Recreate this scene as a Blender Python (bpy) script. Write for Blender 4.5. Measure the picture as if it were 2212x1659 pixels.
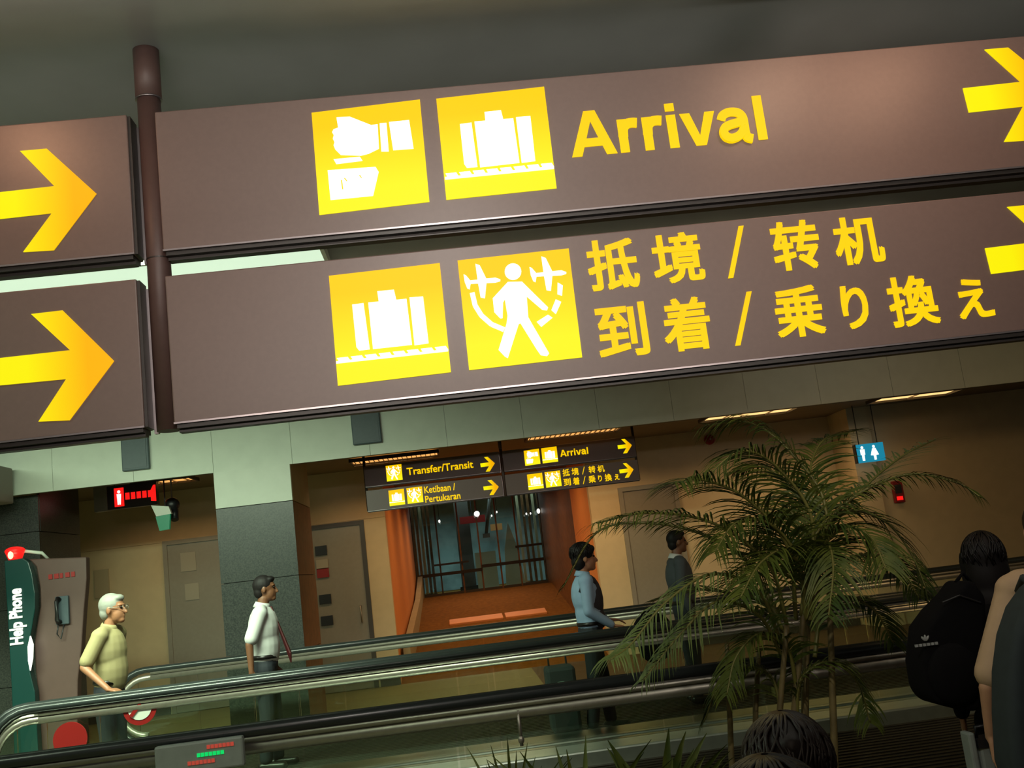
import bpy, bmesh, math, random
from mathutils import Vector, Matrix
R_ = math.radians
scn = bpy.context.scene
COL = scn.collection
for o in list(bpy.data.objects): bpy.data.objects.remove(o)

# ------------------------------------------------------------------ camera
FPX = 2205.0
W, H = 2212, 1659
CAM = Vector((0, 0, 1.65))
rot = Matrix.Rotation(R_(-4.2), 3, 'Z') @ Matrix.Rotation(R_(100.0), 3, 'X') @ Matrix.Rotation(R_(-6.96), 3, 'Z')
cd = bpy.data.cameras.new('camera'); cam = bpy.data.objects.new('camera', cd); COL.objects.link(cam)
cd.sensor_fit = 'HORIZONTAL'; cd.sensor_width = 36.0; cd.lens = 36.0 * FPX / W
cd.clip_start = .05; cd.clip_end = 200
cam.matrix_world = Matrix.Translation(CAM) @ rot.to_4x4()
scn.camera = cam
def P(px, py, Y=None, X=None, Z=None):
    d = rot @ Vector(((px - W / 2) / FPX, -(py - H / 2) / FPX, -1))
    if Y is not None: t = (Y - CAM.y) / d.y
    elif X is not None: t = (X - CAM.x) / d.x
    else: t = (Z - CAM.z) / d.z
    return CAM + d * t

# ------------------------------------------------------------------ world, exposure, large lamps
scn.view_settings.view_transform = 'Standard'
scn.view_settings.look = 'None'
scn.view_settings.gamma = 1.0
scn.view_settings.use_curve_mapping = False
scn.view_settings.exposure = 0.0
wd = bpy.data.worlds.new('world'); scn.world = wd; wd.use_nodes = True
wd.node_tree.nodes['Background'].inputs[0].default_value = (.62, .60, .50, 1)
wd.node_tree.nodes['Background'].inputs[1].default_value = .10

def area(name, loc, rotd, sx, sy, power, color, spread=180):
    l = bpy.data.lights.new(name, 'AREA'); l.shape = 'RECTANGLE'; l.size = sx; l.size_y = sy
    l.energy = power; l.color = color; l.spread = R_(spread)
    o = bpy.data.objects.new(name, l); COL.objects.link(o); o.location = loc
    o.rotation_euler = [R_(a) for a in rotd]; return o
def spot(name, loc, target, power, color, angle, blend=.6, size=.05):
    l = bpy.data.lights.new(name, 'SPOT'); l.energy = power; l.color = color
    l.spot_size = R_(angle); l.spot_blend = blend; l.shadow_soft_size = size
    o = bpy.data.objects.new(name, l); COL.objects.link(o); o.location = loc
    o.rotation_euler = (Vector(target) - Vector(loc)).to_track_quat('-Z', 'Y').to_euler(); return o
COOL = (.80, 1.0, .72); WARM = (1.0, .62, .30)
# greenish tube lights of the hall (recessed in the ceiling, left), plus unseen fill lights
area('hall_tube_and_fill', (-6.6, 7.1, 4.08), (38, 0, 0), 2.8, .3, 205, COOL, 125)
area('hall_tube_and_fill', (-3.0, 7.1, 4.08), (38, 0, 0), 3.2, .3, 215, COOL, 118)
area('hall_tube_and_fill', (-4.5, 3.4, 4.1), (0, 0, 0), 3.0, .5, 80, COOL, 140)
area('sign_fill_light', (.6, -2.6, 3.3), (91, 0, 0), 5.5, .5, 21, (1.0, .86, .76), 38)  # unseen fill added behind the camera to brighten the signs
area('hall_tube_and_fill', (0.0, -1.5, 4.1), (0, 0, 0), 4.0, .5, 24, (.97, .80, .60))  # frontal fill, added out of view for the lower sign boxes
area('hall_warm_light', (6.5, 7.5, 4.1), (25, 0, 0), 1.2, 1.2, 75, (1.0, .66, .30), 150)
# unseen uplights added to brighten the hall ceiling
area('ceiling_uplight', (-.5, 2.6, 3.35), (180, 0, 0), 9.0, .15, 125, (.92, .93, .82))
area('ceiling_uplight', (1.0, 8.9, 4.0), (215, 0, 0), 7.0, .1, 9, (.95, .86, .60))
# warm louvred lights beyond the bulkhead
for x, p in ((-4.1, 11), (-1.0, 20), (2.0, 34), (5.3, 17)):
    area('corridor_louvre_light', (x, 15.7, 3.42), (0, 0, 0), 1.6, .25, p, WARM, 150)
for y in (18.2, 21.5, 24.5):
    area('passage_light', (.6, y, 3.45), (0, 0, 0), 1.6, .3, 32, (1.0, .58, .25), 160)
area('lobby_light', (.8, 29.6, 3.9), (0, 0, 0), 5.0, 2.5, 130, (.72, .98, 1.0), 170)
# warm downlights grazing the hanging sign
spot('sign_downlight', (1.95, 3.72, 4.15), (1.95, 4.48, 3.62), 34, (1.0, .60, .38), 120, 1.0, .3)
spot('sign_downlight', (2.6, 3.72, 4.15), (2.6, 4.48, 3.62), 26, (1.0, .56, .34), 120, 1.0, .3)
spot('sign_downlight', (-1.95, 3.75, 4.15), (-1.75, 4.48, 3.66), 22, (1.0, .50, .26), 95, 1.0, .15)
# bright downlight behind the camera that glints in the steel profiles
spot('hall_downlight', (.2, 1.0, 4.15), (.45, 7.0, .6), 160, (1.0, .93, .84), 75, .8, .07)

# ------------------------------------------------------------------ materials
def mat(name, col, rough=.6, metal=0.0, emit=None, es=1.0, noise=0.0, nscale=20.0, spec=.5, alpha=None, bump=0.0, col2=None):
    m = bpy.data.materials.new(name); m.use_nodes = True
    nt = m.node_tree; b = nt.nodes['Principled BSDF']
    b.inputs['Base Color'].default_value = (*col, 1); b.inputs['Roughness'].default_value = rough
    b.inputs['Metallic'].default_value = metal; b.inputs['Specular IOR Level'].default_value = spec
    if emit: b.inputs['Emission Color'].default_value = (*emit, 1); b.inputs['Emission Strength'].default_value = es
    if noise or bump or col2:
        tc = nt.nodes.new('ShaderNodeTexCoord'); n = nt.nodes.new('ShaderNodeTexNoise')
        n.inputs['Scale'].default_value = nscale; n.inputs['Detail'].default_value = 4
        nt.links.new(tc.outputs['Object'], n.inputs['Vector'])
        if noise or col2:
            r = nt.nodes.new('ShaderNodeValToRGB')
            c2 = col2 if col2 else tuple(min(1, c * (1 + noise)) for c in col)
            c1 = col if col2 else tuple(c * (1 - noise) for c in col)
            r.color_ramp.elements[0].color = (*c1, 1); r.color_ramp.elements[1].color = (*c2, 1)
            r.color_ramp.elements[0].position = .35; r.color_ramp.elements[1].position = .65
            nt.links.new(n.outputs['Fac'], r.inputs['Fac']); nt.links.new(r.outputs['Color'], b.inputs['Base Color'])
        if bump:
            bp = nt.nodes.new('ShaderNodeBump'); bp.inputs['Strength'].default_value = bump
            nt.links.new(n.outputs['Fac'], bp.inputs['Height']); nt.links.new(bp.outputs['Normal'], b.inputs['Normal'])
    return m
def glow(name, c_lo, c_hi, s, axis='Z', lo=0.0, hi=1.0):
    """backlit acrylic: a little more orange towards one edge, far from the tubes"""
    m = bpy.data.materials.new(name); m.use_nodes = True; nt = m.node_tree; b = nt.nodes['Principled BSDF']
    b.inputs['Base Color'].default_value = (.12, .08, .0, 1); b.inputs['Roughness'].default_value = .5; b.inputs['Specular IOR Level'].default_value = .2
    tc = nt.nodes.new('ShaderNodeTexCoord'); sp = nt.nodes.new('ShaderNodeSeparateXYZ'); mr = nt.nodes.new('ShaderNodeMapRange')
    mx = nt.nodes.new('ShaderNodeMix'); mx.data_type = 'RGBA'
    nt.links.new(tc.outputs['Object'], sp.inputs[0]); nt.links.new(sp.outputs[axis], mr.inputs['Value'])
    mr.inputs['From Min'].default_value = lo; mr.inputs['From Max'].default_value = hi
    nt.links.new(mr.outputs[0], mx.inputs['Factor'])
    mx.inputs[6].default_value = (*c_lo, 1); mx.inputs[7].default_value = (*c_hi, 1)
    nt.links.new(mx.outputs[2], b.inputs['Emission Color']); b.inputs['Emission Strength'].default_value = s
    return m
def glass(name, tint, gloss=.12):
    m = bpy.data.materials.new(name); m.use_nodes = True; nt = m.node_tree; nt.nodes.clear()
    out = nt.nodes.new('ShaderNodeOutputMaterial'); mx = nt.nodes.new('ShaderNodeMixShader')
    t = nt.nodes.new('ShaderNodeBsdfTransparent'); g = nt.nodes.new('ShaderNodeBsdfGlossy'); fr = nt.nodes.new('ShaderNodeFresnel')
    fr.inputs['IOR'].default_value = 1.5; t.inputs[0].default_value = (*tint, 1)
    g.inputs['Roughness'].default_value = .03; g.inputs[0].default_value = (.9, 1, .95, 1)
    nt.links.new(fr.outputs[0], mx.inputs[0]); nt.links.new(t.outputs[0], mx.inputs[1]); nt.links.new(g.outputs[0], mx.inputs[2])
    nt.links.new(mx.outputs[0], out.inputs[0]); return m

M = dict(
    ceiling=mat('ceiling_metal', (.24, .245, .24), .38, .0, noise=.05, nscale=3, spec=.6),
    ceil_low=mat('low_ceiling', (.20, .16, .09), .7, noise=.05, nscale=4),
    bulk=mat('bulkhead_panel', (.62, .67, .58), .55, noise=.03, nscale=5),
    joint=mat('dark_joint', (.10, .11, .10), .8),
    granite=mat('dark_granite', (.012, .018, .016), .35, nscale=60, col2=(.050, .055, .046)),
    cream=mat('cream_wall', (.62, .50, .30), .7, noise=.03, nscale=6),
    upper=mat('upper_wall', (.36, .30, .17), .75, noise=.04, nscale=5),
    orange=mat('orange_wall', (.70, .27, .075), .6, noise=.03, nscale=6),
    wood=mat('brown_wood', (.16, .07, .025), .4, noise=.25, nscale=9),
    door=mat('grey_door', (.26, .24, .19), .5, noise=.03),
    frame=mat('dark_frame', (.05, .04, .03), .45),
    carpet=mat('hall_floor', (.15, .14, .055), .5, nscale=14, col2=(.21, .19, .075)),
    carpet_dim=mat('hall_floor_dim_brown', (.045, .020, .006), .55, nscale=12, col2=(.075, .034, .008)),  # hall floor again, dimmer and warmer light put into the colour
    carpet2=mat('passage_carpet', (.15, .062, .006), .95, nscale=12, col2=(.21, .088, .010), spec=.15),
    steel=mat('brushed_steel', (.40, .37, .31), .42, .85, noise=.05, nscale=30),
    rubber=mat('black_rubber', (.022, .027, .026), .28),
    tread=mat('grooved_tread', (.045, .036, .026), .5, .5, noise=.2, nscale=40),
    deck=mat('steel_deck', (.62, .66, .60), .30, .75, noise=.06, nscale=10),
    glass=glass('balustrade_glass', (.93, .965, .925)),
    tealglass=glass('door_glass', (.78, .88, .88)),
    sign=mat('sign_brown', (.150, .100, .086), .40, noise=.03, nscale=50, spec=.55),
    signdark=mat('sign_edge', (.022, .017, .014), .4),
    signsteel=mat('sign_trim', (.30, .27, .28), .3, .9),
    pole=mat('sign_pole', (.085, .048, .042), .5, noise=.05, nscale=30),
    yellow=glow('lit_yellow', (1.0, .90, .01), (1.0, .60, 0.0), .98, 'Z', -.15, .16),
    yarrow=glow('lit_yellow_arrow', (1.0, .92, .0), (1.0, .46, 0.0), .92, 'X', -.12, .14),
    ytext=glow('lit_yellow_text', (1.0, .74, .0), (1.0, .56, .0), .96, 'Z', -.4, .3),
    white=mat('lit_white', (.8, .8, .7), .4, emit=(1.0, 1.0, .92), es=1.15),
    striplit=mat('lit_ceiling_strip', (.6, .7, .6), .4, emit=(.62, .80, .60), es=1.0),
    louvre=mat('louvre_glow', (.4, .3, .1), .4, emit=(1.0, .48, .13), es=1.0),
    louvre_hot=mat('tube_glow', (.4, .3, .1), .4, emit=(1.0, .60, .22), es=1.35),
    blue=mat('blue_grey_panel', (.05, .075, .09), .45, noise=.05),
    boxgrey=mat('grey_brown_panel', (.22, .18, .15), .5),
    mauve=mat('mauve_panel', (.100, .055, .046), .45, noise=.04, nscale=8),
    kgreen=mat('kiosk_green', (.001, .038, .034), .35),
    redpaint=mat('red_paint', (.26, .008, .006), .45),
    redlit=mat('lit_red', (.5, .01, .01), .4, emit=(1.0, .012, .01), es=.95),
    redlit2=mat('dim_lit_red', (.4, .08, .06), .4, emit=(.5, .05, .03), es=.6),
    redhot=mat('beacon_core', (1, .3, .2), .3, emit=(1.0, .70, .45), es=1.4),
    greenlit=mat('lit_green', (.01, .3, .1), .4, emit=(.0, .65, .12), es=.9),
    exitgreen=mat('exit_green', (.005, .12, .06), .4, emit=(.0, .10, .04), es=.9),
    restblue=mat('restroom_blue', (.01, .2, .35), .4, emit=(.006, .22, .36), es=.9),
    paper=mat('paper', (.36, .34, .27), .7),
    notice=mat('notice_grey', (.44, .37, .23), .7),
    dark=mat('dark_plastic', (.012, .012, .014), .4),
    paletrim=mat('pale_trim', (.66, .70, .60), .4),
    tealwall=mat('teal_wall', (.16, .22, .21), .5, nscale=1.1, col2=(.42, .60, .58)),
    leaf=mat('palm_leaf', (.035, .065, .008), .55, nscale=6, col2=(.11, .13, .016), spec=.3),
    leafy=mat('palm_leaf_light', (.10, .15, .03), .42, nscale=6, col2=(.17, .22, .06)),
    rachis=mat('palm_stalk', (.16, .15, .03), .5),
    stem=mat('palm_stem', (.16, .12, .04), .6, noise=.25, nscale=14),
    pot=mat('planter_clay', (.12, .05, .025), .6, noise=.1),
    soil=mat('soil', (.03, .02, .012), .95, bump=.5),
    skin=mat('skin_tan', (.30, .13, .065), .5, noise=.04),
    skinlight=mat('skin_light', (.52, .28, .16), .5, noise=.04),
    skindark=mat('skin_brown', (.15, .062, .028), .5, noise=.04),
    hair=mat('black_hair', (.008, .006, .006), .62, spec=.25, bump=.4, nscale=70),
    hairbrown=mat('dark_brown_hair', (.010, .004, .003), .5, spec=.35, bump=.4, nscale=70),
    hair_sheen=mat('black_hair_strand', (.006, .004, .004), .45, spec=.3),
    hairbrown_sheen=mat('brown_hair_strand', (.012, .005, .004), .42, spec=.4),
    hairgrey=mat('grey_hair', (.24, .24, .21), .6, bump=.5, nscale=60),
    shirtyel=mat('khaki_shirt', (.30, .25, .12), .75, noise=.05, nscale=9),
    shirtwhite=mat('white_shirt', (.52, .53, .51), .7, noise=.03, nscale=9),
    shirtblue=mat('blue_shirt', (.25, .37, .52), .7, noise=.05, nscale=9),
    vest=mat('dark_vest', (.03, .028, .035), .8),
    jacket=mat('charcoal_jacket', (.045, .055, .062), .8),
    trousers=mat('dark_trousers', (.012, .016, .022), .8),
    black=mat('black_cloth', (.0035, .003, .0035), .95, noise=.1, spec=.15),
    cream_sleeve=mat('cream_top', (.52, .35, .21), .75, noise=.05, nscale=9),
    slate=mat('slate_cloth', (.024, .034, .038), .8, noise=.08),
    tie=mat('dark_red_tie', (.07, .006, .008), .6),
    eye=mat('eye_dark', (.01, .008, .006), .2),
    lips=mat('lips', (.25, .08, .06), .5),
    shoe=mat('shoe_leather', (.01, .008, .007), .35),
    case=mat('grey_case', (.24, .27, .24), .5, noise=.05),
    logo=mat('logo_grey', (.30, .31, .30), .6),
)

# ------------------------------------------------------------------ mesh helpers
def tag(o, label=None, cat=None, group=None, kind=None):
    if label: o['label'] = label
    if cat: o['category'] = cat
    if group: o['group'] = group
    if kind: o['kind'] = kind
    return o
def empty(name, loc=(0, 0, 0), rz=0):
    o = bpy.data.objects.new(name, None); COL.objects.link(o); o.location = loc; o.rotation_euler = (0, 0, rz); return o
def obj(name, bm, m, parent=None, smooth=False, loc=None, bevel=0):
    bmesh.ops.recalc_face_normals(bm, faces=bm.faces)
    me = bpy.data.meshes.new(name); bm.to_mesh(me); bm.free(); me.materials.append(m)
    if smooth:
        me.polygons.foreach_set('use_smooth', [len(p.vertices) <= 4 for p in me.polygons])
    o = bpy.data.objects.new(name, me); COL.objects.link(o)
    if parent: o.parent = parent
    if loc: o.location = loc
    if bevel:
        bv = o.modifiers.new('bevel', 'BEVEL'); bv.width = bevel; bv.segments = 2; bv.limit_method = 'ANGLE'
    return o
def bx(bm, x0, x1, y0, y1, z0, z1):
    v = [bm.verts.new((x, y, z)) for x in (x0, x1) for y in (y0, y1) for z in (z0, z1)]
    for f in ((0, 1, 3, 2), (4, 6, 7, 5), (0, 4, 5, 1), (2, 3, 7, 6), (0, 2, 6, 4), (1, 5, 7, 3)): bm.faces.new([v[i] for i in f])
    return bm
def box(name, x0, x1, y0, y1, z0, z1, m, parent=None, bevel=0):
    return obj(name, bx(bmesh.new(), x0, x1, y0, y1, z0, z1), m, parent, bevel=bevel)
def struct(o): o['kind'] = 'structure'; return o
def cyl(bm, a, b, ra, rb=None, n=16, caps=True):
    rb = ra if rb is None else rb
    a, b = Vector(a), Vector(b); q = (b - a).to_track_quat('Z', 'Y')
    ring = lambda c, r: [bm.verts.new(c + q @ Vector((r * math.cos(t * 2 * math.pi / n), r * math.sin(t * 2 * math.pi / n), 0))) for t in range(n)]
    A, B = ring(a, ra), ring(b, rb)
    for i in range(n): bm.faces.new((A[i], A[(i + 1) % n], B[(i + 1) % n], B[i]))
    if caps: bm.faces.new(A[::-1]); bm.faces.new(B)
    return bm
def tube(bm, pts, r, n=8):
    pts = [Vector(p) for p in pts]; rs = r if isinstance(r, (list, tuple)) else [r] * len(pts); prev = None; up = Vector((0.13, .2, .97))
    for i, p in enumerate(pts):
        t = (pts[min(i + 1, len(pts) - 1)] - pts[max(i - 1, 0)]).normalized()
        s = t.cross(up)
        if s.length < .05: s = t.cross(Vector((1, 0, 0)))
        s.normalize(); u = s.cross(t)
        ring = [bm.verts.new(p + rs[i] * (s * math.cos(k * 2 * math.pi / n) + u * math.sin(k * 2 * math.pi / n))) for k in range(n)]
        if prev:
            for k in range(n): bm.faces.new((prev[k], prev[(k + 1) % n], ring[(k + 1) % n], ring[k]))
        else: bm.faces.new(ring[::-1])
        prev = ring
    bm.faces.new(prev); return bm
def extr(bm, poly, y0, y1):
    """polygon of (x,z) between depths y0 (front) and y1"""
    a = [bm.verts.new((p[0], y0, p[1])) for p in poly]; b = [bm.verts.new((p[0], y1, p[1])) for p in poly]; n = len(poly)
    bm.faces.new(a); bm.faces.new(b[::-1])
    for i in range(n): bm.faces.new((a[i], b[i], b[(i + 1) % n], a[(i + 1) % n]))
    return bm
def ellip(bm, c, r, q=None, u=16, v=10):
    mt = Matrix.Translation(Vector(c)) @ (q.to_matrix().to_4x4() if q else Matrix.Identity(4)) @ Matrix.Diagonal((*r, 1))
    bmesh.ops.create_uvsphere(bm, u_segments=u, v_segments=v, radius=1, matrix=mt); return bm
def capsule(bm, a, b, ra, rb, n=12):
    a, b = Vector(a), Vector(b)
    cyl(bm, a, b, ra, rb, n)
    ellip(bm, a, (ra,) * 3, None, n, 8); ellip(bm, b, (rb,) * 3, None, n, 8); return bm
def remesh(name, bm, m, vox, parent=None, it=4, fac=.5):
    o = obj(name, bm, m)
    r = o.modifiers.new('r', 'REMESH'); r.mode = 'VOXEL'; r.voxel_size = vox
    s = o.modifiers.new('s', 'SMOOTH'); s.factor = fac; s.iterations = it
    dg = bpy.context.evaluated_depsgraph_get(); dg.update()
    me = bpy.data.meshes.new_from_object(o.evaluated_get(dg)); o.modifiers.clear(); old = o.data; o.data = me; me.name = name
    bpy.data.meshes.remove(old)
    me.polygons.foreach_set('use_smooth', [True] * len(me.polygons))
    if parent: o.parent = parent
    return o
def text_bm(s, size, off=.0, depth=.003, align='LEFT', shear=0):
    """text as a mesh; off thickens the strokes by laying slightly shifted copies over each other"""
    if off:
        out = bmesh.new()
        for k, (dx, dz) in enumerate(((-1, -1), (1, -1), (-1, 1), (1, 1), (0, 0))):
            b = text_bm(s, size, 0, depth + .0004 * k); bmesh.ops.translate(b, verts=b.verts, vec=(dx * off, 0, dz * off)); join(out, b)
        return out
    c = bpy.data.curves.new('t', 'FONT'); c.body = s; c.size = size; c.offset = off; c.extrude = depth; c.align_x = align; c.shear = shear
    c.resolution_u = 4
    o = bpy.data.objects.new('t', c); COL.objects.link(o); bpy.context.view_layer.update()
    dg = bpy.context.evaluated_depsgraph_get(); me = bpy.data.meshes.new_from_object(o.evaluated_get(dg))
    bm = bmesh.new(); bm.from_mesh(me); bpy.data.objects.remove(o); bpy.data.meshes.remove(me)
    bmesh.ops.transform(bm, matrix=Matrix.Rotation(math.pi / 2, 4, 'X'), verts=bm.verts)
    return bm
def fit(bm, x0, x1, z0, z1, y):
    xs = [v.co.x for v in bm.verts]; zs = [v.co.z for v in bm.verts]
    a, b, c, d = min(xs), max(xs), min(zs), max(zs)
    for v in bm.verts:
        v.co.x = x0 + (v.co.x - a) / (b - a) * (x1 - x0); v.co.z = z0 + (v.co.z - c) / (d - c) * (z1 - z0); v.co.y += y
    return bm
def join(bm, other):
    me = bpy.data.meshes.new('j'); other.to_mesh(me); other.free(); bm.from_mesh(me); bpy.data.meshes.remove(me); return bm
def center_x(bm, o_loc):
    bmesh.ops.translate(bm, verts=bm.verts, vec=-Vector(o_loc))
def dup(o, parent=None):
    c = o.copy(); COL.objects.link(c); c.parent = parent
    for ch in list(o.children): dup(ch, c)
    return c

# ================================================================== SETTING
HALLZ = 4.215
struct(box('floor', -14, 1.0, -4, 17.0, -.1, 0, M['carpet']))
struct(box('floor', 1.0, 16, -4, 17.0, -.1, 0, M['carpet_dim']))  # same floor, its darker tone stands for the dim warm light here
# hall ceiling: metal sheet, shallow wave added to make soft bands of light and dark
bm = bmesh.new(); n = 150; prev = None
for i in range(n + 1):
    y = -4 + 17 * i / n
    z = HALLZ + .035 * math.sin((y - 4.25) * 2 * math.pi / 1.35) * (1 if y > 3.3 else 0)
    cur = [bm.verts.new((x, y, z)) for x in (-14, 16)]
    if prev: bm.faces.new((prev[0], prev[1], cur[1], cur[0]))
    prev = cur
ceil_o = struct(obj('ceiling', bm, M['ceiling'], smooth=True))
struct(box('ceiling', -14, 16, 13.18, 17.0, 3.50, 3.6, M['ceil_low']))

# bulkhead above the openings, clad in separate panels
bulk = struct(box('trim_1', -14, 16, 13.03, 13.18, 3.245, 4.4, M['joint']))
x = -2.915 - .985 * 11
while x < 15:
    box('panel', x + .002, x + .983, 13.0, 13.035, 3.235, 3.86, M['bulk'], bulk)
    box('panel', x + .002, x + .983, 13.0, 13.035, 3.868, 4.4, M['bulk'], bulk)
    x += .985

# pillars: pale cap, dark granite below in slabs
def pillar(x0, x1, y0, y1, label, cap='bulk', side='wood'):
    t = empty('pillar', ((x0 + x1) / 2, (y0 + y1) / 2, 0)); cx, cy = (x0 + x1) / 2, (y0 + y1) / 2
    tag(t, label, 'pillar')
    w, d = (x1 - x0) / 2, (y1 - y0) / 2
    box('core', -w + .03, w - .03, -d + .03, d - .03, 0, 3.24, M['joint'], t)
    for k in range(3):
        z0, z1 = k * .925 + .004, (k + 1) * .925 - .004
        box('granite_slab', -w, w, -d, -d + .035, z0, z1, M['granite'], t)
        box('granite_slab', w - .035, w, -d + .037, d, z0, z1, M[side], t)
        box('granite_slab', -w, -w + .035, -d + .037, d, z0, z1, M['granite'], t)
    box('cap_panel', -w, w, -d - .004, -d + .035, 2.78, 3.234, M[cap], t)
    box('cap_panel', w - .03, w + .004, -d + .037, d, 2.78, 3.49, M['upper'] if cap == 'bulk' else M[cap], t)
    return t
pillar(-2.915, -1.965, 12.99, 14.5, 'dark granite pillar with pale green cap behind the man in the white shirt')
pillar(-7.2, -5.15, 13.2, 14.6, 'dark granite pillar at the left edge behind the help phone kiosk', 'granite', 'granite')

# back wall in pieces with the passage opening
wb = struct(box('wall_back', -14, -1.10, 17.0, 17.2, 0, 2.68, M['cream']))
struct(box('wall_back', -14, -1.10, 17.0, 17.2, 2.684, 3.5, M['cream']))
struct(box('wall_back', 2.30, 6.9, 17.0, 17.2, 0, 3.5, M['cream']))
struct(box('wall_back', 6.9, 16, 16.2, 17.2, 0, 3.5, M['cream']))
struct(box('trim_2', 6.55, 6.9, 16.15, 17.0, 0, 3.5, M['cream']))
struct(box('wall_left', -14, -13.9, -4, 17, 0, 4.3, M['cream']))
# passage: orange reveal, brown wall, ramp, ceiling
struct(box('wall_left', -1.3, -1.10, 17.2, 27.0, 0, 3.5, M['orange']))
struct(box('wall_right', 2.30, 2.5, 17.2, 19.7, 0, 3.5, M['orange']))
struct(box('wall_right', 2.30, 2.5, 19.7, 27.0, 0, 3.5, M['wood']))
struct(box('ceiling', -1.3, 2.5, 17.2, 27.2, 3.5, 3.6, M['ceil_low']))
zr = 1.10
bm = bmesh.new()
v = [bm.verts.new(p) for p in ((-1.1, 17, 0), (2.3, 17, 0), (2.3, 26, zr), (-1.1, 26, zr), (2.3, 34, zr), (-1.1, 34, zr))]
v2 = [bm.verts.new((p.co.x, p.co.y, -.1)) for p in v]
for a, b, c, d in ((0, 1, 2, 3), (3, 2, 4, 5)): bm.faces.new((v[a], v[b], v[c], v[d]))
bm.faces.new((v[0], v[3], v2[3], v2[0])); bm.faces.new((v[1], v[2], v2[2], v2[1])); bm.faces.new((v[3], v[5], v2[5], v2[3])); bm.faces.new((v[2], v[4], v2[4], v2[2]))
struct(obj('floor', bm, M['carpet2']))
# low cream parapet beside the ramp
bm = bmesh.new()
extr(bm, [(17.6, 0), (26.9, zr - .1), (26.9, zr + .55), (24, 1.15), (17.6, .55)], 0, .12)  # parapet
bmesh.ops.transform(bm, matrix=Matrix.Rotation(math.pi / 2, 4, 'Z'), verts=bm.verts)
bmesh.ops.translate(bm, verts=bm.verts, vec=(-.93, 0, 0))
struct(obj('trim_3', bm, M['upper']))
# slatted brown screens just inside the glazing
for nm, a, b, yy in (('slatted_screen', -1.6, -.62, 28.6), ('slatted_screen', 1.78, 3.1, 28.9)):
    t = empty(nm, ((a + b) / 2, yy, zr)); tag(t, 'brown slatted screen at the %s behind the passage glazing' % ('left' if a < 0 else 'right'), 'screen')
    for i in range(9):
        xx = (b - a) * ((i + .5) / 9 - .5); box('slat', xx - .035, xx + .035, -.02, .02, .05, 3.0, M['wood'] if i % 3 else M['upper'], t)
    box('bottom_rail', (a - b) / 2, (b - a) / 2, -.03, .03, 0, .05, M['frame'], t); box('top_rail', (a - b) / 2, (b - a) / 2, -.03, .03, 3.0, 3.06, M['frame'], t)
t = empty('diagonal_strut', (1.0, 29.2, 2.7)); tag(t, 'dark slanting strut behind the passage glazing', 'strut')
bm = bmesh.new(); tube(bm, [(-.1, 0, -.1), (.24, 0, 1.5)], .05); obj('strut_tube', bm, M['frame'], t, True); box('strut_foot', -.2, 0, -.06, .06, -.2, -.08, M['frame'], t)
# threshold strips on the ramp, reflected warm lamplight put into their orange colour
th = empty('threshold_strip', (.55, 22, .56)); tag(th, 'strip across the carpeted passage ramp, coloured orange as reflected lamplight', 'threshold')
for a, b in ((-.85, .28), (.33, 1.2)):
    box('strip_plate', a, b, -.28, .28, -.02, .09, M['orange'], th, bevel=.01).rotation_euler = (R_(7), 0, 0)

# doors (structure)
def door(nm, x0, x1, z1, hx, y=17.0):
    f = struct(box(nm, x0, x1, y - .035, y + .02, 0.01, z1, M['door']))
    bm = bmesh.new()
    bx(bm, x0 - .07, x0, y - .06, y, 0, z1 + .07); bx(bm, x1, x1 + .07, y - .06, y, 0, z1 + .07); bx(bm, x0, x1, y - .06, y, z1, z1 + .07)
    obj('door_frame', bm, M['door'] if nm != 'door_2' else M['frame'], f)
    bm = bmesh.new(); tube(bm, [(hx, y - .04, 1.05), (hx, y - .10, 1.05), (hx, y - .10, 1.30), (hx, y - .04, 1.30)], .014)
    obj('door_handle', bm, M['steel'], f, True)
    return f
d1 = door('door_1', -4.62, -3.0, 2.63, -3.25)
for (zx, zz, w, h) in ((-4.42, 2.18, .24, .30), (-4.38, 1.72, .22, .26)):
    box('paper_notice', zx, zx + w, 16.955, 16.966, zz, zz + h, M['paper'], d1)
d2 = door('door_2', -2.35, -1.52, 2.60, -1.62)
for k, (zz, c) in enumerate(((2.18, 'dark'), (1.96, 'paper'), (1.82, 'redpaint'), (1.40, 'dark'), (1.06, 'dark'))):
    box('wall_plate', -2.27, -2.08, 16.94, 16.966, zz, zz + .15, M[c], d2)
door('door_3', 2.86, 3.72, 2.63, 3.6)

# glazed end wall of the passage
we = struct(box('window_1', -1.10, 2.30, 27.0, 27.06, zr, zr + .06, M['frame']))
xs = [-1.10, -.45, .12, .62, 1.12, 1.62, 2.30]
for i in range(len(xs) - 1):
    box('window_pane', xs[i] + .02, xs[i + 1] - .02, 27.02, 27.035, zr + .06, 3.45, M['tealglass'], we)
for i, x in enumerate(xs):
    w = .02
    box('mullion', x - w, x + w, 26.99, 27.07, zr, 3.5, M['frame'] if i in (0, 6, 1) else M['wood'], we)
box('push_bar', -1.05, .62, 26.90, 26.97, 1.60, 1.68, M['dark'], we); box('push_bar', .62, 2.25, 26.90, 26.97, 1.68, 1.76, M['dark'], we)
box('push_bar', -.6, .3, 26.90, 26.97, 1.86, 1.91, M['dark'], we); box('push_bar', 1.55, 2.25, 26.90, 26.97, 2.08, 2.14, M['dark'], we)
struct(box('wall_back', -3, 5, 33.8, 34, 0, 6, M['tealwall']))
struct(box('ceiling', -3, 5, 28.2, 34, 4.2, 4.3, M['ceil_low']))
struct(box('wall_left', -1.9, -1.7, 27.2, 34, 0, 4.3, M['wood'])); struct(box('wall_right', 3.2, 3.4, 27.2, 34, 0, 4.3, M['wood']))
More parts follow.
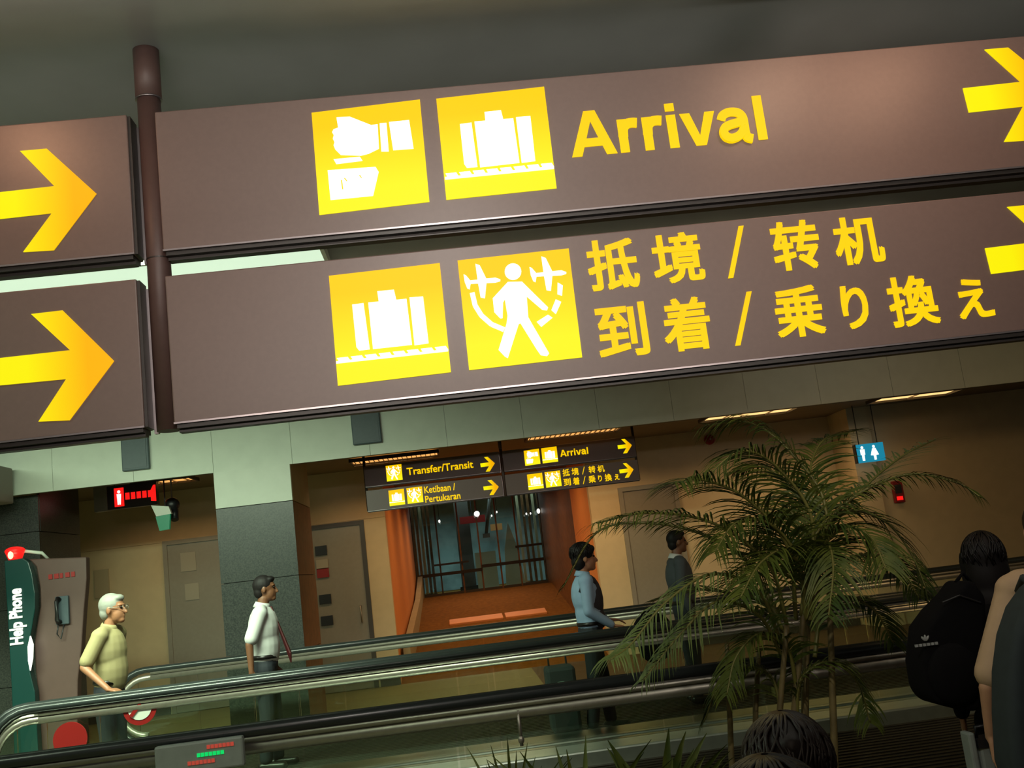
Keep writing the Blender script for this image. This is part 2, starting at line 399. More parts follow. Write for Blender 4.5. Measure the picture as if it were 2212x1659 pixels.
c = empty('lobby_column', (.27, 29.5, zr)); tag(c, 'dark slim column behind the glazed end wall of the passage', 'column')
box('shaft', -.20, .20, -.2, .2, 0, 3.1, M['frame'], c); box('base', -.26, .26, -.26, .26, 0, .12, M['dark'], c)
c = empty('information_sign', (.62, 29.1, 2.95)); tag(c, 'small red lit sign seen through the passage glazing', 'sign')
box('sign_face', -.42, .30, -.03, .03, 0, .20, M['redpaint'], c)['label'] = 'red face'
box('hanger', -.08, -.06, -.01, .01, .2, 1.3, M['dark'], c); box('side_face', .42, .75, -.02, .02, -.28, -.1, M['orange'], c)
c = empty('leaning_banner', (1.38, 28.4, zr)); tag(c, 'pale tall banner standing behind the passage glazing', 'banner')
bm = extr(bmesh.new(), [(-.12, 0), (.42, 0), (.30, 1.05), (.12, 1.75), (-.05, 1.0)], 0, .03); obj('banner_sheet', bm, M['paletrim'], c)
cyl(bm := bmesh.new(), (-.2, .02, .01), (.5, .02, .01), .02); obj('banner_foot', bm, M['steel'], c)
c = empty('banner_stand', (.72, 28.4, zr)); tag(c, 'low pale panel beside the dark column behind the passage glazing', 'panel')
box('panel_sheet', -.22, .35, 0, .03, .02, 1.0, M['paletrim'], c); box('panel_foot', -.25, .38, -.1, .12, 0, .02, M['steel'], c)
for (px, py, r, lb) in ((1030, 1110, .075, 'largest, round white pendant globe lamp before the passage glazing'), (949, 1126, .028, 'small pendant lamp leftmost in the glazed passage'), (1062, 1114, .02, 'tiny pendant lamp nearest to the right of the largest globe'),
                    (1073, 1106, .02, 'tiny pendant lamp, second to the right of the largest globe'), (1137, 1110, .022, 'left one of the two tiny close set pendant lamps in the passage'), (1146, 1109, .02, 'right one of the two tiny close set pendant lamps in the passage'),
                    (1163, 1104, .045, 'oval pendant lamp at the right end of the passage glazing'), (1221, 1092, .06, 'oval pendant lamp before the dark brown passage wall'), (1270, 1086, .06, 'rightmost pendant lamp, before the orange reveal')):
    p = P(px, py, 26.6 if px < 1175 else 19.0 if px > 1240 else 23.0)
    c = empty('pendant_lamp', p); tag(c, lb, 'lamp', 'pendant lamps in the passage')
    s = 1 if px < 1175 else .72
    bm = bmesh.new(); ellip(bm, (0, 0, 0), (r * s, r * s, r * s * (1 if r > .07 else 1.5)), None, 12, 8); obj('globe', bm, M['white'], c, True)
    bm = bmesh.new(); cyl(bm, (0, 0, r * s), (0, 0, 3.5 - p.z), .006, n=6); obj('cord', bm, M['dark'], c)

# low cream upstand, base strip of the back wall
for i, (a, b) in enumerate(((-14, -4.72), (-2.9, -2.45), (-1.42, -1.1), (3.82, 6.5))):
    struct(box('baseboard_back', a, b, 16.97, 17.0, 0, .12, M['frame']))

# ================================================================== CEILING LIGHTS
a = P(694, 546, Z=4.13)
t = empty('linear_ceiling_light', (a.x - 3.5, 7.72, 4.17)); tag(t, 'long glowing greenish white strip light on the ceiling behind the hanging sign', 'light')
box('diffuser', -3.5, 3.5, -.36, .36, -.04, .0, M['striplit'], t)
bm = bmesh.new(); bx(bm, -3.53, 3.53, -.39, -.36, -.045, .06); bx(bm, -3.53, 3.53, .36, .39, -.045, .06); bx(bm, 3.5, 3.53, -.36, .36, -.045, .06); bx(bm, -3.53, -3.5, -.36, .36, -.045, .06)
obj('housing', bm, M['paletrim'], t)
t = empty('square_ceiling_panel', P(1730, -118, Z=4.13)); tag(t, 'pale ceiling panel edge at the top of the picture right of centre', 'panel')
box('panel_face', -.16, .16, -.02, .3, -.02, .03, M['boxgrey'], t); box('panel_rim', -.18, .18, .3, .32, -.03, .05, M['bulk'], t)

def louvre(px0, py0, px1, py1, label, hot=False, n=18):
    a, b = P(px0, py0, Z=3.43), P(px1, py1, Z=3.43); y = (a.y + b.y) / 2; w = (b.x - a.x) / 2
    t = empty('louvred_light', ((a.x + b.x) / 2, y, 3.43)); tag(t, label, 'light')
    box('lamp_tube', -w, w, -.26, .26, .02, .035, M['louvre_hot'] if hot else M['louvre'], t)
    bm = bmesh.new(); bx(bm, -w - .03, w + .03, -.29, -.26, -.012, .04); bx(bm, -w - .03, w + .03, .26, .29, -.012, .04); bx(bm, -w - .03, -w, -.26, .26, -.01, .04); bx(bm, w, w + .03, -.26, .26, -.01, .04)
    obj('housing', bm, M['frame'], t)
    for k in range(n):
        xx = -w + 2 * w * (k + .5) / n
        box('louvre_blade', xx - .004, xx + .004, -.26, .26, .0, .019, M['boxgrey'], t)
louvre(300, 1048, 415, 1034, 'warm ceiling light above the red exit sign, in the left bay', n=4)
louvre(760, 1000, 945, 983, 'warm louvred ceiling light at the top left of the small hanging sign')
louvre(1140, 949, 1335, 928, 'warm louvred ceiling light above the word Arrival of the small hanging sign')
louvre(1520, 908, 1714, 884, 'warm ceiling light strip right behind the palm top', True, 2)
louvre(1885, 868, 2068, 844, 'rightmost warm ceiling light strip above the restroom sign', True, 1)

# ================================================================== HANGING SIGN
YS = 4.5
S0 = Vector((-1.205, YS + .07, HALLZ))              # pole top
near = empty('hanging_sign', S0)
tag(near, 'large brown overhead sign on a pole with lit yellow arrows and word Arrival', 'sign')
XL = -1.165; WD = 4.44; GAP = .11
ROW = {'u': (3.228, 3.90), 'l': (2.435, 3.108)}
def L(px, py):
    p = P(px, py, YS); return (p.x - S0.x, p.z - S0.z)
FY = -.07                                           # front face in local y
def at_origin(bm, m, name, parent):
    """put the origin of a piece at its centre so its lit gradient is its own"""
    xs = [v.co.x for v in bm.verts]; zs = [v.co.z for v in bm.verts]
    c = Vector(((min(xs) + max(xs)) / 2, 0, (min(zs) + max(zs)) / 2)); bmesh.ops.translate(bm, verts=bm.verts, vec=-c)
    return obj(name, bm, m, parent, loc=c)
# pole
bm = bmesh.new(); cyl(bm, (0, .0, -.215), (0, .0, .05), .060, n=32); o = obj('pole_sleeve', bm, M['pole'], near, True)
bm = bmesh.new(); cyl(bm, (0, .0, -1.80), (0, .0, -.20), .053, n=32); obj('pole', bm, M['pole'], near, True)
bm = bmesh.new(); cyl(bm, (0, .0, -.222), (0, .0, -.215), .0615, n=32); obj('pole_ring', bm, M['signsteel'], near, True)
bm = bmesh.new(); cyl(bm, (0, .0, -1.008), (0, .0, -1.002), .0545, n=32); obj('pole_seam', bm, M['signdark'], near)
def panel(side, row):
    z0, z1 = [z - S0.z for z in ROW[row]]
    if side == 'r': x0 = XL - S0.x; x1 = x0 + WD
    else: x1 = P(282, 400, YS).x - S0.x; x0 = x1 - WD
    p = box('sign_panel', x0, x1, FY, -FY, z0, z1, M['sign'], near, bevel=.006)
    # dark channel with two lips under and at the ends of the box
    bm = bmesh.new(); bx(bm, x0 + .01, x1 - .01, FY + .012, -FY - .012, z0 - .022, z0 + .004); bx(bm, x0 + .01, x1 - .01, FY + .045, -FY - .045, z0 - .036, z0 - .02)
    obj('bottom_channel', bm, M['signdark'], p)
    box('bottom_trim', x0, x1, FY - .004, FY + .006, z0 - .004, z0 + .004, M['signsteel'], p)
    ex = x0 if side == 'r' else x1
    s = -1 if side == 'r' else 1
    bm = bmesh.new(); bx(bm, min(ex, ex + s * .012), max(ex, ex + s * .012), FY + .012, -FY - .03, z0, z1 - .005)
    if side == 'l': obj('end_cap', bm, M['signdark'], p); box('end_trim', ex + .012, ex + .03, .035, .06, z0 - .02, z1 - .02, M['signsteel'], p)
    else: bm.free()
    return p, x0, x1, z0, z1
PU, xr, xr1, zu0, zu1 = panel('r', 'u'); PL, _, _, zl0, zl1 = panel('r', 'l')
QU, xq, xq1, _, _ = panel('l', 'u'); QL, _, _, _, _ = panel('l', 'l')
T0, T1 = FY - .006, FY + .002
def flat(name, polys, m, parent, t0=T0, t1=T1, centre=True):
    bm = bmesh.new()
    for k, pl in enumerate(polys): extr(bm, pl, t0 - .0003 * k, t1)
    return at_origin(bm, m, name, parent) if centre else obj(name, bm, m, parent)
A_UL = [(44, 327), (102, 322), (209, 419), (117, 541), (51, 545), (113, 461), (-22, 476), (-26, 419), (118, 403)]
A_LL = [(68, 679), (136, 671), (247, 780), (151, 908), (84, 911), (144, 819), (-4, 833), (-9, 775), (152, 757)]
uL = [L(*q) for q in A_UL]; lL = [L(*q) for q in A_LL]
flat('arrow', [uL], M['yarrow'], QU); flat('arrow', [lL], M['yarrow'], QL)
def moved(poly, anchor_i, px, py):
    t = L(px, py); a = poly[anchor_i]; return [(q[0] + t[0] - a[0], q[1] + t[1] - a[1]) for q in poly]
uR = moved(uL, 0, 2126, 108); flat('arrow', [uR], M['yarrow'], PU)
lR = moved(uL, 7, 2127, 537); flat('arrow', [lR], M['yarrow'], PL)
# tiles
def sq(c): return [L(*q) for q in c]
Z1 = lambda pts: [L(650 + x / 3.6867, 160 + y / 3.6867) for x, y in pts]      # measured on the upper tiles
Z2 = lambda pts: [L(690 + x / 3.6867, 520 + y / 3.6867) for x, y in pts]      # measured on the lower tiles
tA = Z1([(86, 312), (948, 206), (1024, 1020), (148, 1124)]); tB = Z1([(1078, 200), (1936, 104), (2036, 912), (1158, 1004)])
tC = Z2([(76, 282), (958, 180), (1048, 1048), (148, 1156)]); tD = Z2([(1100, 160), (1984, 64), (2092, 930), (1192, 1032)])
SY, SY1 = FY - .0085, FY - .005
def luggage(Z, a, c):
    g = []
    g.append(Z(a)); g.append(Z(c[0])); g.append(Z(c[1])); g.append(Z(c[2])); return g
def belt(Z, x0, y0, x1, y1, th):
    """conveyor belt: a bar with slanting gaps between its links"""
    g = []; n = 8
    f = lambda t, d: (x0 + (x1 - x0) * t, y0 + (y1 - y0) * t + d)
    for k in range(n):
        t0 = k / n; t1 = (k + 1) / n
        g.append(Z([f(t0 + .004, 0), f(t1 - .022, 0), f(t1 - .002, th * .62), f(t0 + .024, th * .62)]))
    g.append(Z([f(0, th * .6), f(1, th * .6), f(1, th), f(0, th)]))
    return g
p1 = [Z1([(285, 350), (390, 345), (560, 412), (612, 405), (622, 600), (540, 640), (480, 655), (320, 650), (275, 605), (262, 572), (270, 548), (256, 520), (264, 492), (250, 468), (262, 445), (298, 432)]),
      Z1([(628, 398), (682, 394), (700, 622), (642, 622)]), Z1([(702, 388), (862, 372), (898, 600), (736, 612)]),
      Z1([(262, 684), (470, 664), (492, 696), (284, 722)]), Z1([(215, 772), (595, 745), (620, 785), (576, 975), (238, 1008)])]
p1line = [Z1([(320, 850), (330, 850), (340, 925), (330, 925)]), Z1([(345, 838), (352, 832), (372, 858), (366, 862)]), Z1([(465, 815), (472, 810), (488, 832), (482, 836)])]
b2 = luggage(Z1, [(1266, 404), (1358, 392), (1406, 745), (1322, 752), (1300, 720)], ([(1382, 384), (1690, 358), (1740, 712), (1428, 748)], [(1462, 308), (1592, 294), (1612, 372), (1470, 384)], [(1712, 350), (1826, 340), (1866, 698), (1758, 712)]))
b2 += belt(Z1, 1148, 798, 2014, 712, 48)
b3 = luggage(Z2, [(262, 512), (352, 500), (402, 868), (318, 878), (296, 850)], ([(390, 496), (694, 466), (738, 832), (428, 866)], [(462, 406), (594, 394), (614, 480), (474, 492)], [(718, 456), (826, 448), (870, 820), (758, 836)]))
b3 += belt(Z2, 136, 938, 1026, 840, 44)
circ = [(1541 + 66 * math.cos(t * math.pi / 12), 250 + 66 * math.sin(t * math.pi / 12)) for t in range(24)]
body = [(1500, 332), (1612, 330), (1820, 535), (1812, 558), (1775, 555), (1650, 448), (1662, 612), (1690, 662), (1828, 900), (1812, 922), (1762, 915), (1730, 870), (1600, 660), (1586, 668), (1500, 938), (1476, 925), (1426, 872), (1490, 662), (1498, 600), (1484, 520), (1476, 470), (1462, 495), (1458, 620), (1440, 622), (1392, 572), (1380, 462)]
def plane(dx, dy):
    s = lambda pts: [(x + dx, y + dy) for x, y in pts]
    return [s([(1188, 322), (1400, 298), (1440, 312), (1440, 326), (1400, 338), (1192, 348)]),
            s([(1242, 188), (1276, 200), (1328, 305), (1330, 335), (1318, 462), (1284, 456), (1262, 335), (1258, 305)]),
            s([(1148, 272), (1166, 280), (1202, 322), (1204, 345), (1196, 392), (1178, 384), (1158, 335)])]
arcpts = [(1216, 418), (1240, 520), (1290, 600), (1370, 670), (1470, 712)]
arc = []
for i in range(len(arcpts) - 1):
    (x0, y0), (x1, y1) = arcpts[i], arcpts[i + 1]; d = math.hypot(x1 - x0, y1 - y0); nx, ny = -(y1 - y0) / d * 19, (x1 - x0) / d * 19
    arc.append([(x0 + nx, y0 + ny), (x1 + nx, y1 + ny), (x1 - nx, y1 - ny), (x0 - nx, y0 - ny)])
b4 = [Z2(circ), Z2(body)] + [Z2(q) for q in plane(0, 0)] + [Z2(q) for q in plane(524, -58)] + [Z2(q) for q in arc]
b4 += [Z2([(1896, 338), (1936, 362), (1930, 442), (1894, 430)]), Z2([(1880, 472), (1924, 492), (1882, 588), (1846, 556)]), Z2([(1818, 594), (1854, 618), (1766, 690), (1730, 650)])]
flat('pictogram_tile', [tA], M['yellow'], PU); flat('pictogram_tile', [tB], M['yellow'], PU); flat('pictogram_tile', [tC], M['yellow'], PL); flat('pictogram_tile', [tD], M['yellow'], PL)
o = flat('stamp_symbol', p1, M['white'], PU, SY, SY1); o['label'] = 'white hand stamping passport symbol'
flat('stamp_symbol_line', p1line, M['yellow'], PU, SY - .003, SY1)
flat('luggage_symbol', b2, M['white'], PU, SY, SY1)['label'] = 'white suitcase on belt symbol'
flat('luggage_symbol', b3, M['white'], PL, SY, SY1)['label'] = 'white suitcase on belt symbol'
flat('transfer_symbol', b4, M['white'], PL, SY, SY1)['label'] = 'white walking figure between two planes'
# left boxes: the same tiles further along (seen whole on the small sign)
dxc = (xq - xr)
mv = lambda polys, dx, dz=0: [[(q[0] + dx, q[1] + dz) for q in p] for p in polys]
dzr = (zl0 + zl1) / 2 - (zu0 + zu1) / 2
flat('pictogram_tile', mv([tD], dxc - (tD[0][0] - tA[0][0]), -dzr + .01), M['yellow'], QU); flat('transfer_symbol', mv(b4, dxc - (tD[0][0] - tA[0][0]), -dzr + .01), M['white'], QU, SY, SY1)
flat('pictogram_tile', mv([tC, tD], dxc), M['yellow'], QL); flat('luggage_symbol', mv(b3, dxc), M['white'], QL, SY, SY1); flat('transfer_symbol', mv(b4, dxc), M['white'], QL, SY, SY1)
# lettering
def word(s, x0, x1, z0, z1, parent, off=.0):
    bm = fit(text_bm(s, .2, off), x0, x1, z0, z1, FY - .002); return at_origin(bm, M['ytext'], 'lettering', parent)
def word_chars(s, x0, x1, zb, zt, off):
    """Latin word: each letter a part; heights kept on one scale"""
    bm = text_bm(s, .2, off); return bm
def letters(s, x0, x1, z0, z1, parent, off):
    bm = fit(text_bm(s, .2, off), x0, x1, z0, z1, FY - .002)
    # split the word into loose glyph islands and merge those that overlap in x (dot of the i)
    seen = set(); isl = []
    for v in bm.verts:
        if v in seen: continue
        st = [v]; g = []
        while st:
            w_ = st.pop()
            if w_ in seen: continue
            seen.add(w_); g.append(w_)
            for e in w_.link_edges: st.append(e.other_vert(w_))
        xs = [q.co.x for q in g]; isl.append([min(xs), max(xs), g])
    isl.sort(key=lambda q: q[0]); mg = []
    for a in isl:
        if mg and a[0] < mg[-1][1] - .3 * (a[1] - a[0]) : mg[-1][1] = max(mg[-1][1], a[1]); mg[-1][2] += a[2]
        else: mg.append(a)
    for a in mg:
        b = bmesh.new(); mp = {v: b.verts.new(v.co) for v in a[2]}
        for f in {f for v in a[2] for f in v.link_faces}:
            try: b.faces.new([mp[v] for v in f.verts])
            except ValueError: pass
        at_origin(b, M['ytext'], 'letter', parent)
    bm.free()
l0 = L(1238, 330); l1 = L(1652, 300); base = (L(1250, 335)[1] + L(1650, 305)[1]) / 2; top = (L(1255, 238)[1] + L(1632, 208)[1]) / 2
def strip(pts, w):
    """centre line with mitred corners -> list of quads"""
    pts = [Vector(p) for p in pts]; l, r = [], []
    for i, p in enumerate(pts):
        a = (p - pts[i - 1]).normalized() if i else (pts[1] - p).normalized(); b = (pts[i + 1] - p).normalized() if i < len(pts) - 1 else a
        t = (a + b).normalized(); nrm = Vector((-t.y, t.x)); k = w / 2 / max(.5, t.dot(a)); l.append(p + nrm * k); r.append(p - nrm * k)
    return [[tuple(l[i]), tuple(l[i + 1]), tuple(r[i + 1]), tuple(r[i])] for i in range(len(pts) - 1)]
def smooth2(pts, n=24):
    return [(v.x, v.y) for v in bez2([(p[0], p[1], 0) for p in pts], n)]
def bez2(pts, n):
    pts = [Vector(p) for p in pts]; Q = [pts[0] * 2 - pts[1]] + pts + [pts[-1] * 2 - pts[-2]]; out = []; seg = len(pts) - 1
    for i in range(n + 1):
        u = min(i / n * seg, seg - 1e-6); k = int(u); f = u - k; a, b, c, d = Q[k:k + 4]
        out.append(.5 * ((2 * b) + (c - a) * f + (2 * a - 5 * b + 4 * c - d) * f * f + (3 * b - a - 3 * c + d) * f ** 3))
    return out
G_r = [[(64, 0), (64, 532), (204, 532), (204, 0)]] + strip(smooth2([(134, 250), (150, 380), (215, 450), (300, 462), (372, 452)], 16), 150)
GLY = {'A': ([[(6, 0), (168, 0), (222, 152), (282, 320), (362, 552), (362, 718), (272, 718)], [(716, 0), (554, 0), (500, 152), (441, 320), (361, 552), (361, 718), (450, 718)], [(200, 145), (520, 145), (470, 275), (250, 275)]], 708),
       'r': (G_r, 388), 'i': ([[(66, 0), (66, 532), (212, 532), (212, 0)], [(66, 596), (66, 718), (212, 718), (212, 596)]], 278),
       'v': ([[(4, 532), (160, 532), (281, 160), (281, 0), (200, 0)], [(558, 532), (402, 532), (281, 160), (281, 0), (362, 0)]], 552),
       'l': ([[(66, 0), (66, 718), (212, 718), (212, 0)]], 278),
       'a': (strip(smooth2([(92, 372), (125, 440), (205, 482), (300, 486), (385, 458), (436, 380), (440, 250), (440, 130), (462, 50), (540, 20)], 36), 136) + strip(smooth2([(440, 318), (340, 300), (215, 275), (122, 232), (96, 155), (130, 80), (215, 50), (315, 78), (385, 140), (436, 220)], 36), 128), 570)}
def helv(s, x0, z0, sx, sz, parent):
    x = x0
    for ch in s:
        polys, adv = GLY[ch]; flat('letter', [[(x + a * sx, z0 + b * sz) for a, b in p] for p in polys], M['ytext'], parent); x += adv * sx
Lb, Rb = L(1233, 340), L(1658, 304)
tot = sum(GLY[c][1] for c in 'Arrival') - 60
hgt = (L(1262, 236)[1] - L(1232, 335)[1] + L(1640, 209)[1] - L(1655, 304)[1]) / 2
base = (L(1235, 337)[1] + L(1655, 305)[1]) / 2
helv('Arrival', Lb[0] + .004, base, (Rb[0] - Lb[0]) / tot, hgt / 718, PU)
top = base + hgt
def glyph(ch, cx, cy, h, parent, w=None, off=.0042):
    px, py = 1240 + cx / 2.2756, 440 + cy / 2.2756; hh = h / 2.2756 / 2; ww = (w or h * .96) / 2.2756 / 2
    c = L(px, py); a = L(px, py - hh); b = L(px + ww, py)
    half_h = abs(a[1] - c[1]); half_w = abs(b[0] - c[0])
    if ch == '/':
        w2 = .012; flat('letter', [[(c[0] - half_w, c[1] - half_h), (c[0] - half_w + 2 * w2, c[1] - half_h), (c[0] + half_w, c[1] + half_h), (c[0] + half_w - 2 * w2, c[1] + half_h)]], M['ytext'], parent); return
    at_origin(fit(text_bm(ch, .2, off), c[0] - half_w, c[0] + half_w, c[1] - half_h, c[1] + half_h, FY - .002), M['ytext'], 'letter', parent)
for ch, cx, cy, h, w in (('抵', 190, 298, 248, 250), ('境', 508, 266, 245, 250), ('/', 795, 238, 250, 118), ('转', 1090, 205, 243, 235), ('机', 1396, 180, 235, 240),
                         ('到', 236, 622, 262, 250), ('着', 552, 592, 262, 235), ('/', 832, 565, 258, 124), ('乗', 1104, 530, 250, 240), ('り', 1380, 508, 215, 130), ('換', 1664, 478, 248, 240), ('え', 1966, 465, 195, 175)):
    glyph(ch, cx, cy, h, PL, w)
hA = top - base
xc = lambda f: xq + f * WD
letters('Transfer/Transit', xc(.312), xc(.805), base - .03, base - .03 + hA * 1.1, QU, .003)
zm = (zl0 + zl1) / 2
letters('Ketibaan /', xc(.425), xc(.655), zm + .03, zm + .03 + hA * 1.02, QL, .003); letters('Pertukaran', xc(.425), xc(.685), zm - .05 - hA, zm - .05, QL, .003)

# the smaller, farther sign is a scaled twin
KF = .44
far = dup(near); far.scale = (KF,) * 3
pf = P(1080, 1000, 14.8)
far.location = (P(1084, 1010, 14.8).x + .01, 14.8, 3.29 + (HALLZ - 3.895) * KF)
tag(far, 'small distant brown overhead sign with Transfer/Transit and Arrival rows below the bulkhead', 'sign')
bm = bmesh.new(); cyl(bm, (0, 0, 0), (0, 0, (3.5 - far.location.z) / KF + .3), .052, n=16); obj('pole_extension', bm, M['signdark'], far, True)
for xx in (xq + .02, xr1 - .02):
    bm = bmesh.new(); cyl(bm, (xx, 0, -1.78), (xx, 0, .2), .045, n=16); obj('end_pole', bm, M['signdark'], far, True)

# ================================================================== WALL AND CEILING FIXTURES
def panel_box(px0, py0, px1, py1, Y, name, label, m, cat, d=.06):
    a, b = P(px0, py0, Y), P(px1, py1, Y)
    t = empty(name, ((a.x + b.x) / 2, Y, min(a.z, b.z))); tag(t, label, cat)
    w = (b.x - a.x) / 2; h = abs(a.z - b.z)
    box('housing', -w, w, -d, 0, 0, h, m, t, bevel=.012)
    box('grille', -w + .03, w - .03, -d - .006, -d, .03, h - .03, m, t)
    return t
panel_box(262, 925, 326, 1013, 13.0, 'wall_speaker', 'blue grey square speaker on the bulkhead left of the granite pillar', M['blue'], 'speaker')
panel_box(756, 880, 826, 956, 13.0, 'wall_speaker', 'blue grey square speaker on the bulkhead right of the granite pillar', M['blue'], 'speaker')
# dropped box at the left edge
t = empty('dropped_light_box', (-6.0, 10.9, 3.12)); tag(t, 'grey brown dropped box with lit underside at the left edge', 'light box')
box('casing', -.9, .68, -1.7, 2.0, 0, .44, M['boxgrey'], t, bevel=.02)
box('underside_lamp', -.5, .6, -1.6, .6, -.03, 0, M['white'], t)
# kiosk
kx = -5.0
t = empty('help_phone_kiosk', (kx, 12.3, 0)); tag(t, 'mauve wavy kiosk with green side blade reading Help Phone and red beacon', 'kiosk')
YK = 12.3
k = lambda px, py, Y=YK: (P(px, py, Y).x - kx, P(px, py, Y).z)
body_poly = [k(62, 1208), k(186, 1203), k(187, 1250), k(181, 1320), k(176, 1400), k(168, 1470), (k(160, 1500)[0], .05), (k(84, 1500)[0], .05), k(82, 1500), k(76, 1440), k(74, 1390), k(80, 1350), k(87, 1310), k(86, 1270), k(78, 1225)]
obj('body', extr(bmesh.new(), body_poly, 0, .13), M['mauve'], t, bevel=.015)
g_poly = [k(20, 1212), k(60, 1206), k(72, 1214), k(80, 1240), k(86, 1280), k(86, 1315), k(80, 1352), k(74, 1385), k(72, 1410), k(76, 1450), k(86, 1490), (k(92, 1560)[0], .05), (k(40, 1560)[0], .05), k(36, 1480), k(28, 1340)]
obj('green_blade', extr(bmesh.new(), g_poly, -.14, -.02), M['kgreen'], t, bevel=.01)['label'] = 'dark green blade'
w_poly = [k(77, 1372), k(83, 1390), k(82, 1420), k(77, 1446), k(73, 1425), k(72, 1395)]
obj('lamp_slot', extr(bmesh.new(), w_poly, -.16, -.13), M['white'], t)['label'] = 'white lit slot at the edge of the blade'
a, b = k(58, 1390, 12.14), k(30, 1272, 12.14)
bm = fit(text_bm('Help Phone', .3, .011), 0, abs(b[1] - a[1]), 0, .19, 0)
bmesh.ops.transform(bm, matrix=Matrix.Rotation(-math.pi / 2, 4, 'Y'), verts=bm.verts)
bmesh.ops.translate(bm, verts=bm.verts, vec=(k(57, 1340, 12.14)[0] - .0, -.155, a[1]))
obj('lettering', bm, mat('kiosk_letter_white', (.8, .8, .7), .4, emit=(.9, .95, .85), es=.7), t)['label'] = 'white lettering running up the blade'
bm = bmesh.new(); c = k(39, 1196); cyl(bm, (c[0], -.08, c[1] - .07), (c[0], -.08, c[1] + .03), .07, .11, 16); ellip(bm, (c[0], -.08, c[1] + .03), (.11, .11, .05)); obj('beacon', bm, M['redlit'], t, True)['label'] = 'red lit beacon'
bm = bmesh.new(); ellip(bm, (c[0] - .01, -.18, c[1] - .02), (.03, .03, .045)); obj('beacon_core', bm, M['redhot'], t, True)
bm = bmesh.new(); tube(bm, [(c[0] + .08, -.05, c[1] + .02), (c[0] + .25, .05, c[1] - .02), (c[0] + .30, .1, c[1] - .10)], .02); obj('beacon_arm', bm, M['paletrim'], t, True)
c = k(135, 1243)
for i, w_ in enumerate((.05, .06, .04, .055, .05)):                  # red sign too blurred to read
    box('red_letter', c[0] - .155 + i * .064, c[0] - .155 + i * .064 + w_ * .85, -.012, .002, c[1] - .028, c[1] + .028, M['redpaint'], t)
c = k(137, 1318)
box('phone_cradle', c[0] - .075, c[0] + .075, -.05, .0, c[1] - .16, c[1] + .16, M['blue'], t, bevel=.01)
bm = bmesh.new(); tube(bm, [(c[0] - .03, -.06, c[1] + .13), (c[0] - .035, -.11, c[1] + .1), (c[0] - .035, -.11, c[1] - .1), (c[0] - .03, -.06, c[1] - .13)], [.035, .024, .024, .035]); obj('handset', bm, M['dark'], t, True)
bm = bmesh.new(); tube(bm, [(c[0] - .04, -.06, c[1] - .15), (c[0] - .06, -.06, c[1] - .26), (c[0] - .02, -.06, c[1] - .32), (c[0] + .02, -.05, c[1] - .16)], .008); obj('phone_cord', bm, M['dark'], t, True)
# pale notice on the cream wall
p = P(218, 1250, 16.95); t = empty('wall_notice', p); tag(t, 'faint grey notice on the cream wall above the grey haired man', 'notice')
box('sheet', -.11, .11, .02, .045, -.3, .14, M['notice'], t); box('backing', -.115, .115, .035, .05, -.305, .145, M['notice'], t)
# red lit exit sign
p = P(285, 1071, 14.6); t = empty('red_lit_sign', p); tag(t, 'red lit hanging sign with pictogram in the left bay', 'sign')
box('case', -.5, .34, 0, .12, -.16, .17, M['signdark'], t); box('case_end', -.52, -.34, -.01, .13, -.17, .18, M['door'], t)
for i in range(5): box('red_letter', -.09 + i * .078, -.09 + i * .078 + .058, -.008, .002, -.045, .05, M['redlit'], t)
bm = bmesh.new(); extr(bm, [(.26, -.10), (.33, -.11), (.33, .12), (.30, .12), (.26, .05)], -.008, .002); obj('red_arrow', bm, M['redlit'], t)
box('pictogram_field', -.24, -.11, -.008, .002, -.13, .13, M['redlit'], t)
bm = bmesh.new(); ellip(bm, (-.175, -.01, .075), (.022, .006, .022)); extr(bm, [(-.205, .045), (-.145, .045), (-.15, -.03), (-.155, -.105), (-.172, -.105), (-.176, -.04), (-.18, -.105), (-.197, -.105), (-.2, -.03)], -.014, -.006); obj('figure_symbol', bm, M['white'], t)
for xx in (-.25, .2): box('hanger', xx - .008, xx + .008, .05, .066, .17, 3.5 - p.z, M['dark'], t)
# camera cluster with green exit plate
p = P(372, 1090, 14.3); t = empty('ceiling_camera', p); tag(t, 'dark ceiling camera on a thin rod right of the red sign', 'camera')
bm = bmesh.new(); cyl(bm, (0, 0, .05), (0, 0, 3.5 - p.z), .012, n=8); obj('rod', bm, M['boxgrey'], t)
bm = bmesh.new(); ellip(bm, (0, 0, .0), (.1, .1, .1)); obj('dome', bm, M['dark'], t, True)
bm = bmesh.new(); cyl(bm, (.02, 0, -.02), (.05, -.1, -.22), .06, .05, 12); obj('barrel', bm, M['dark'], t, True)
p = P(352, 1112, 14.0); t = empty('exit_sign', p); tag(t, 'small green exit plate with white top, under the ceiling camera', 'sign')
bm = extr(bmesh.new(), [(-.09, -.02), (.10, .0), (.08, -.20), (-.05, -.21)], -.03, .03); obj('green_plate', bm, M['exitgreen'], t)
bm = extr(bmesh.new(), [(-.14, .14), (-.08, .13), (.09, .10), (.12, .0), (-.08, -.015)], -.035, .035); obj('white_top', bm, M['paletrim'], t)
bm = bmesh.new(); cyl(bm, (.03, .02, .1), (.03, .02, 3.5 - p.z), .01, n=8); obj('rod', bm, M['dark'], t)
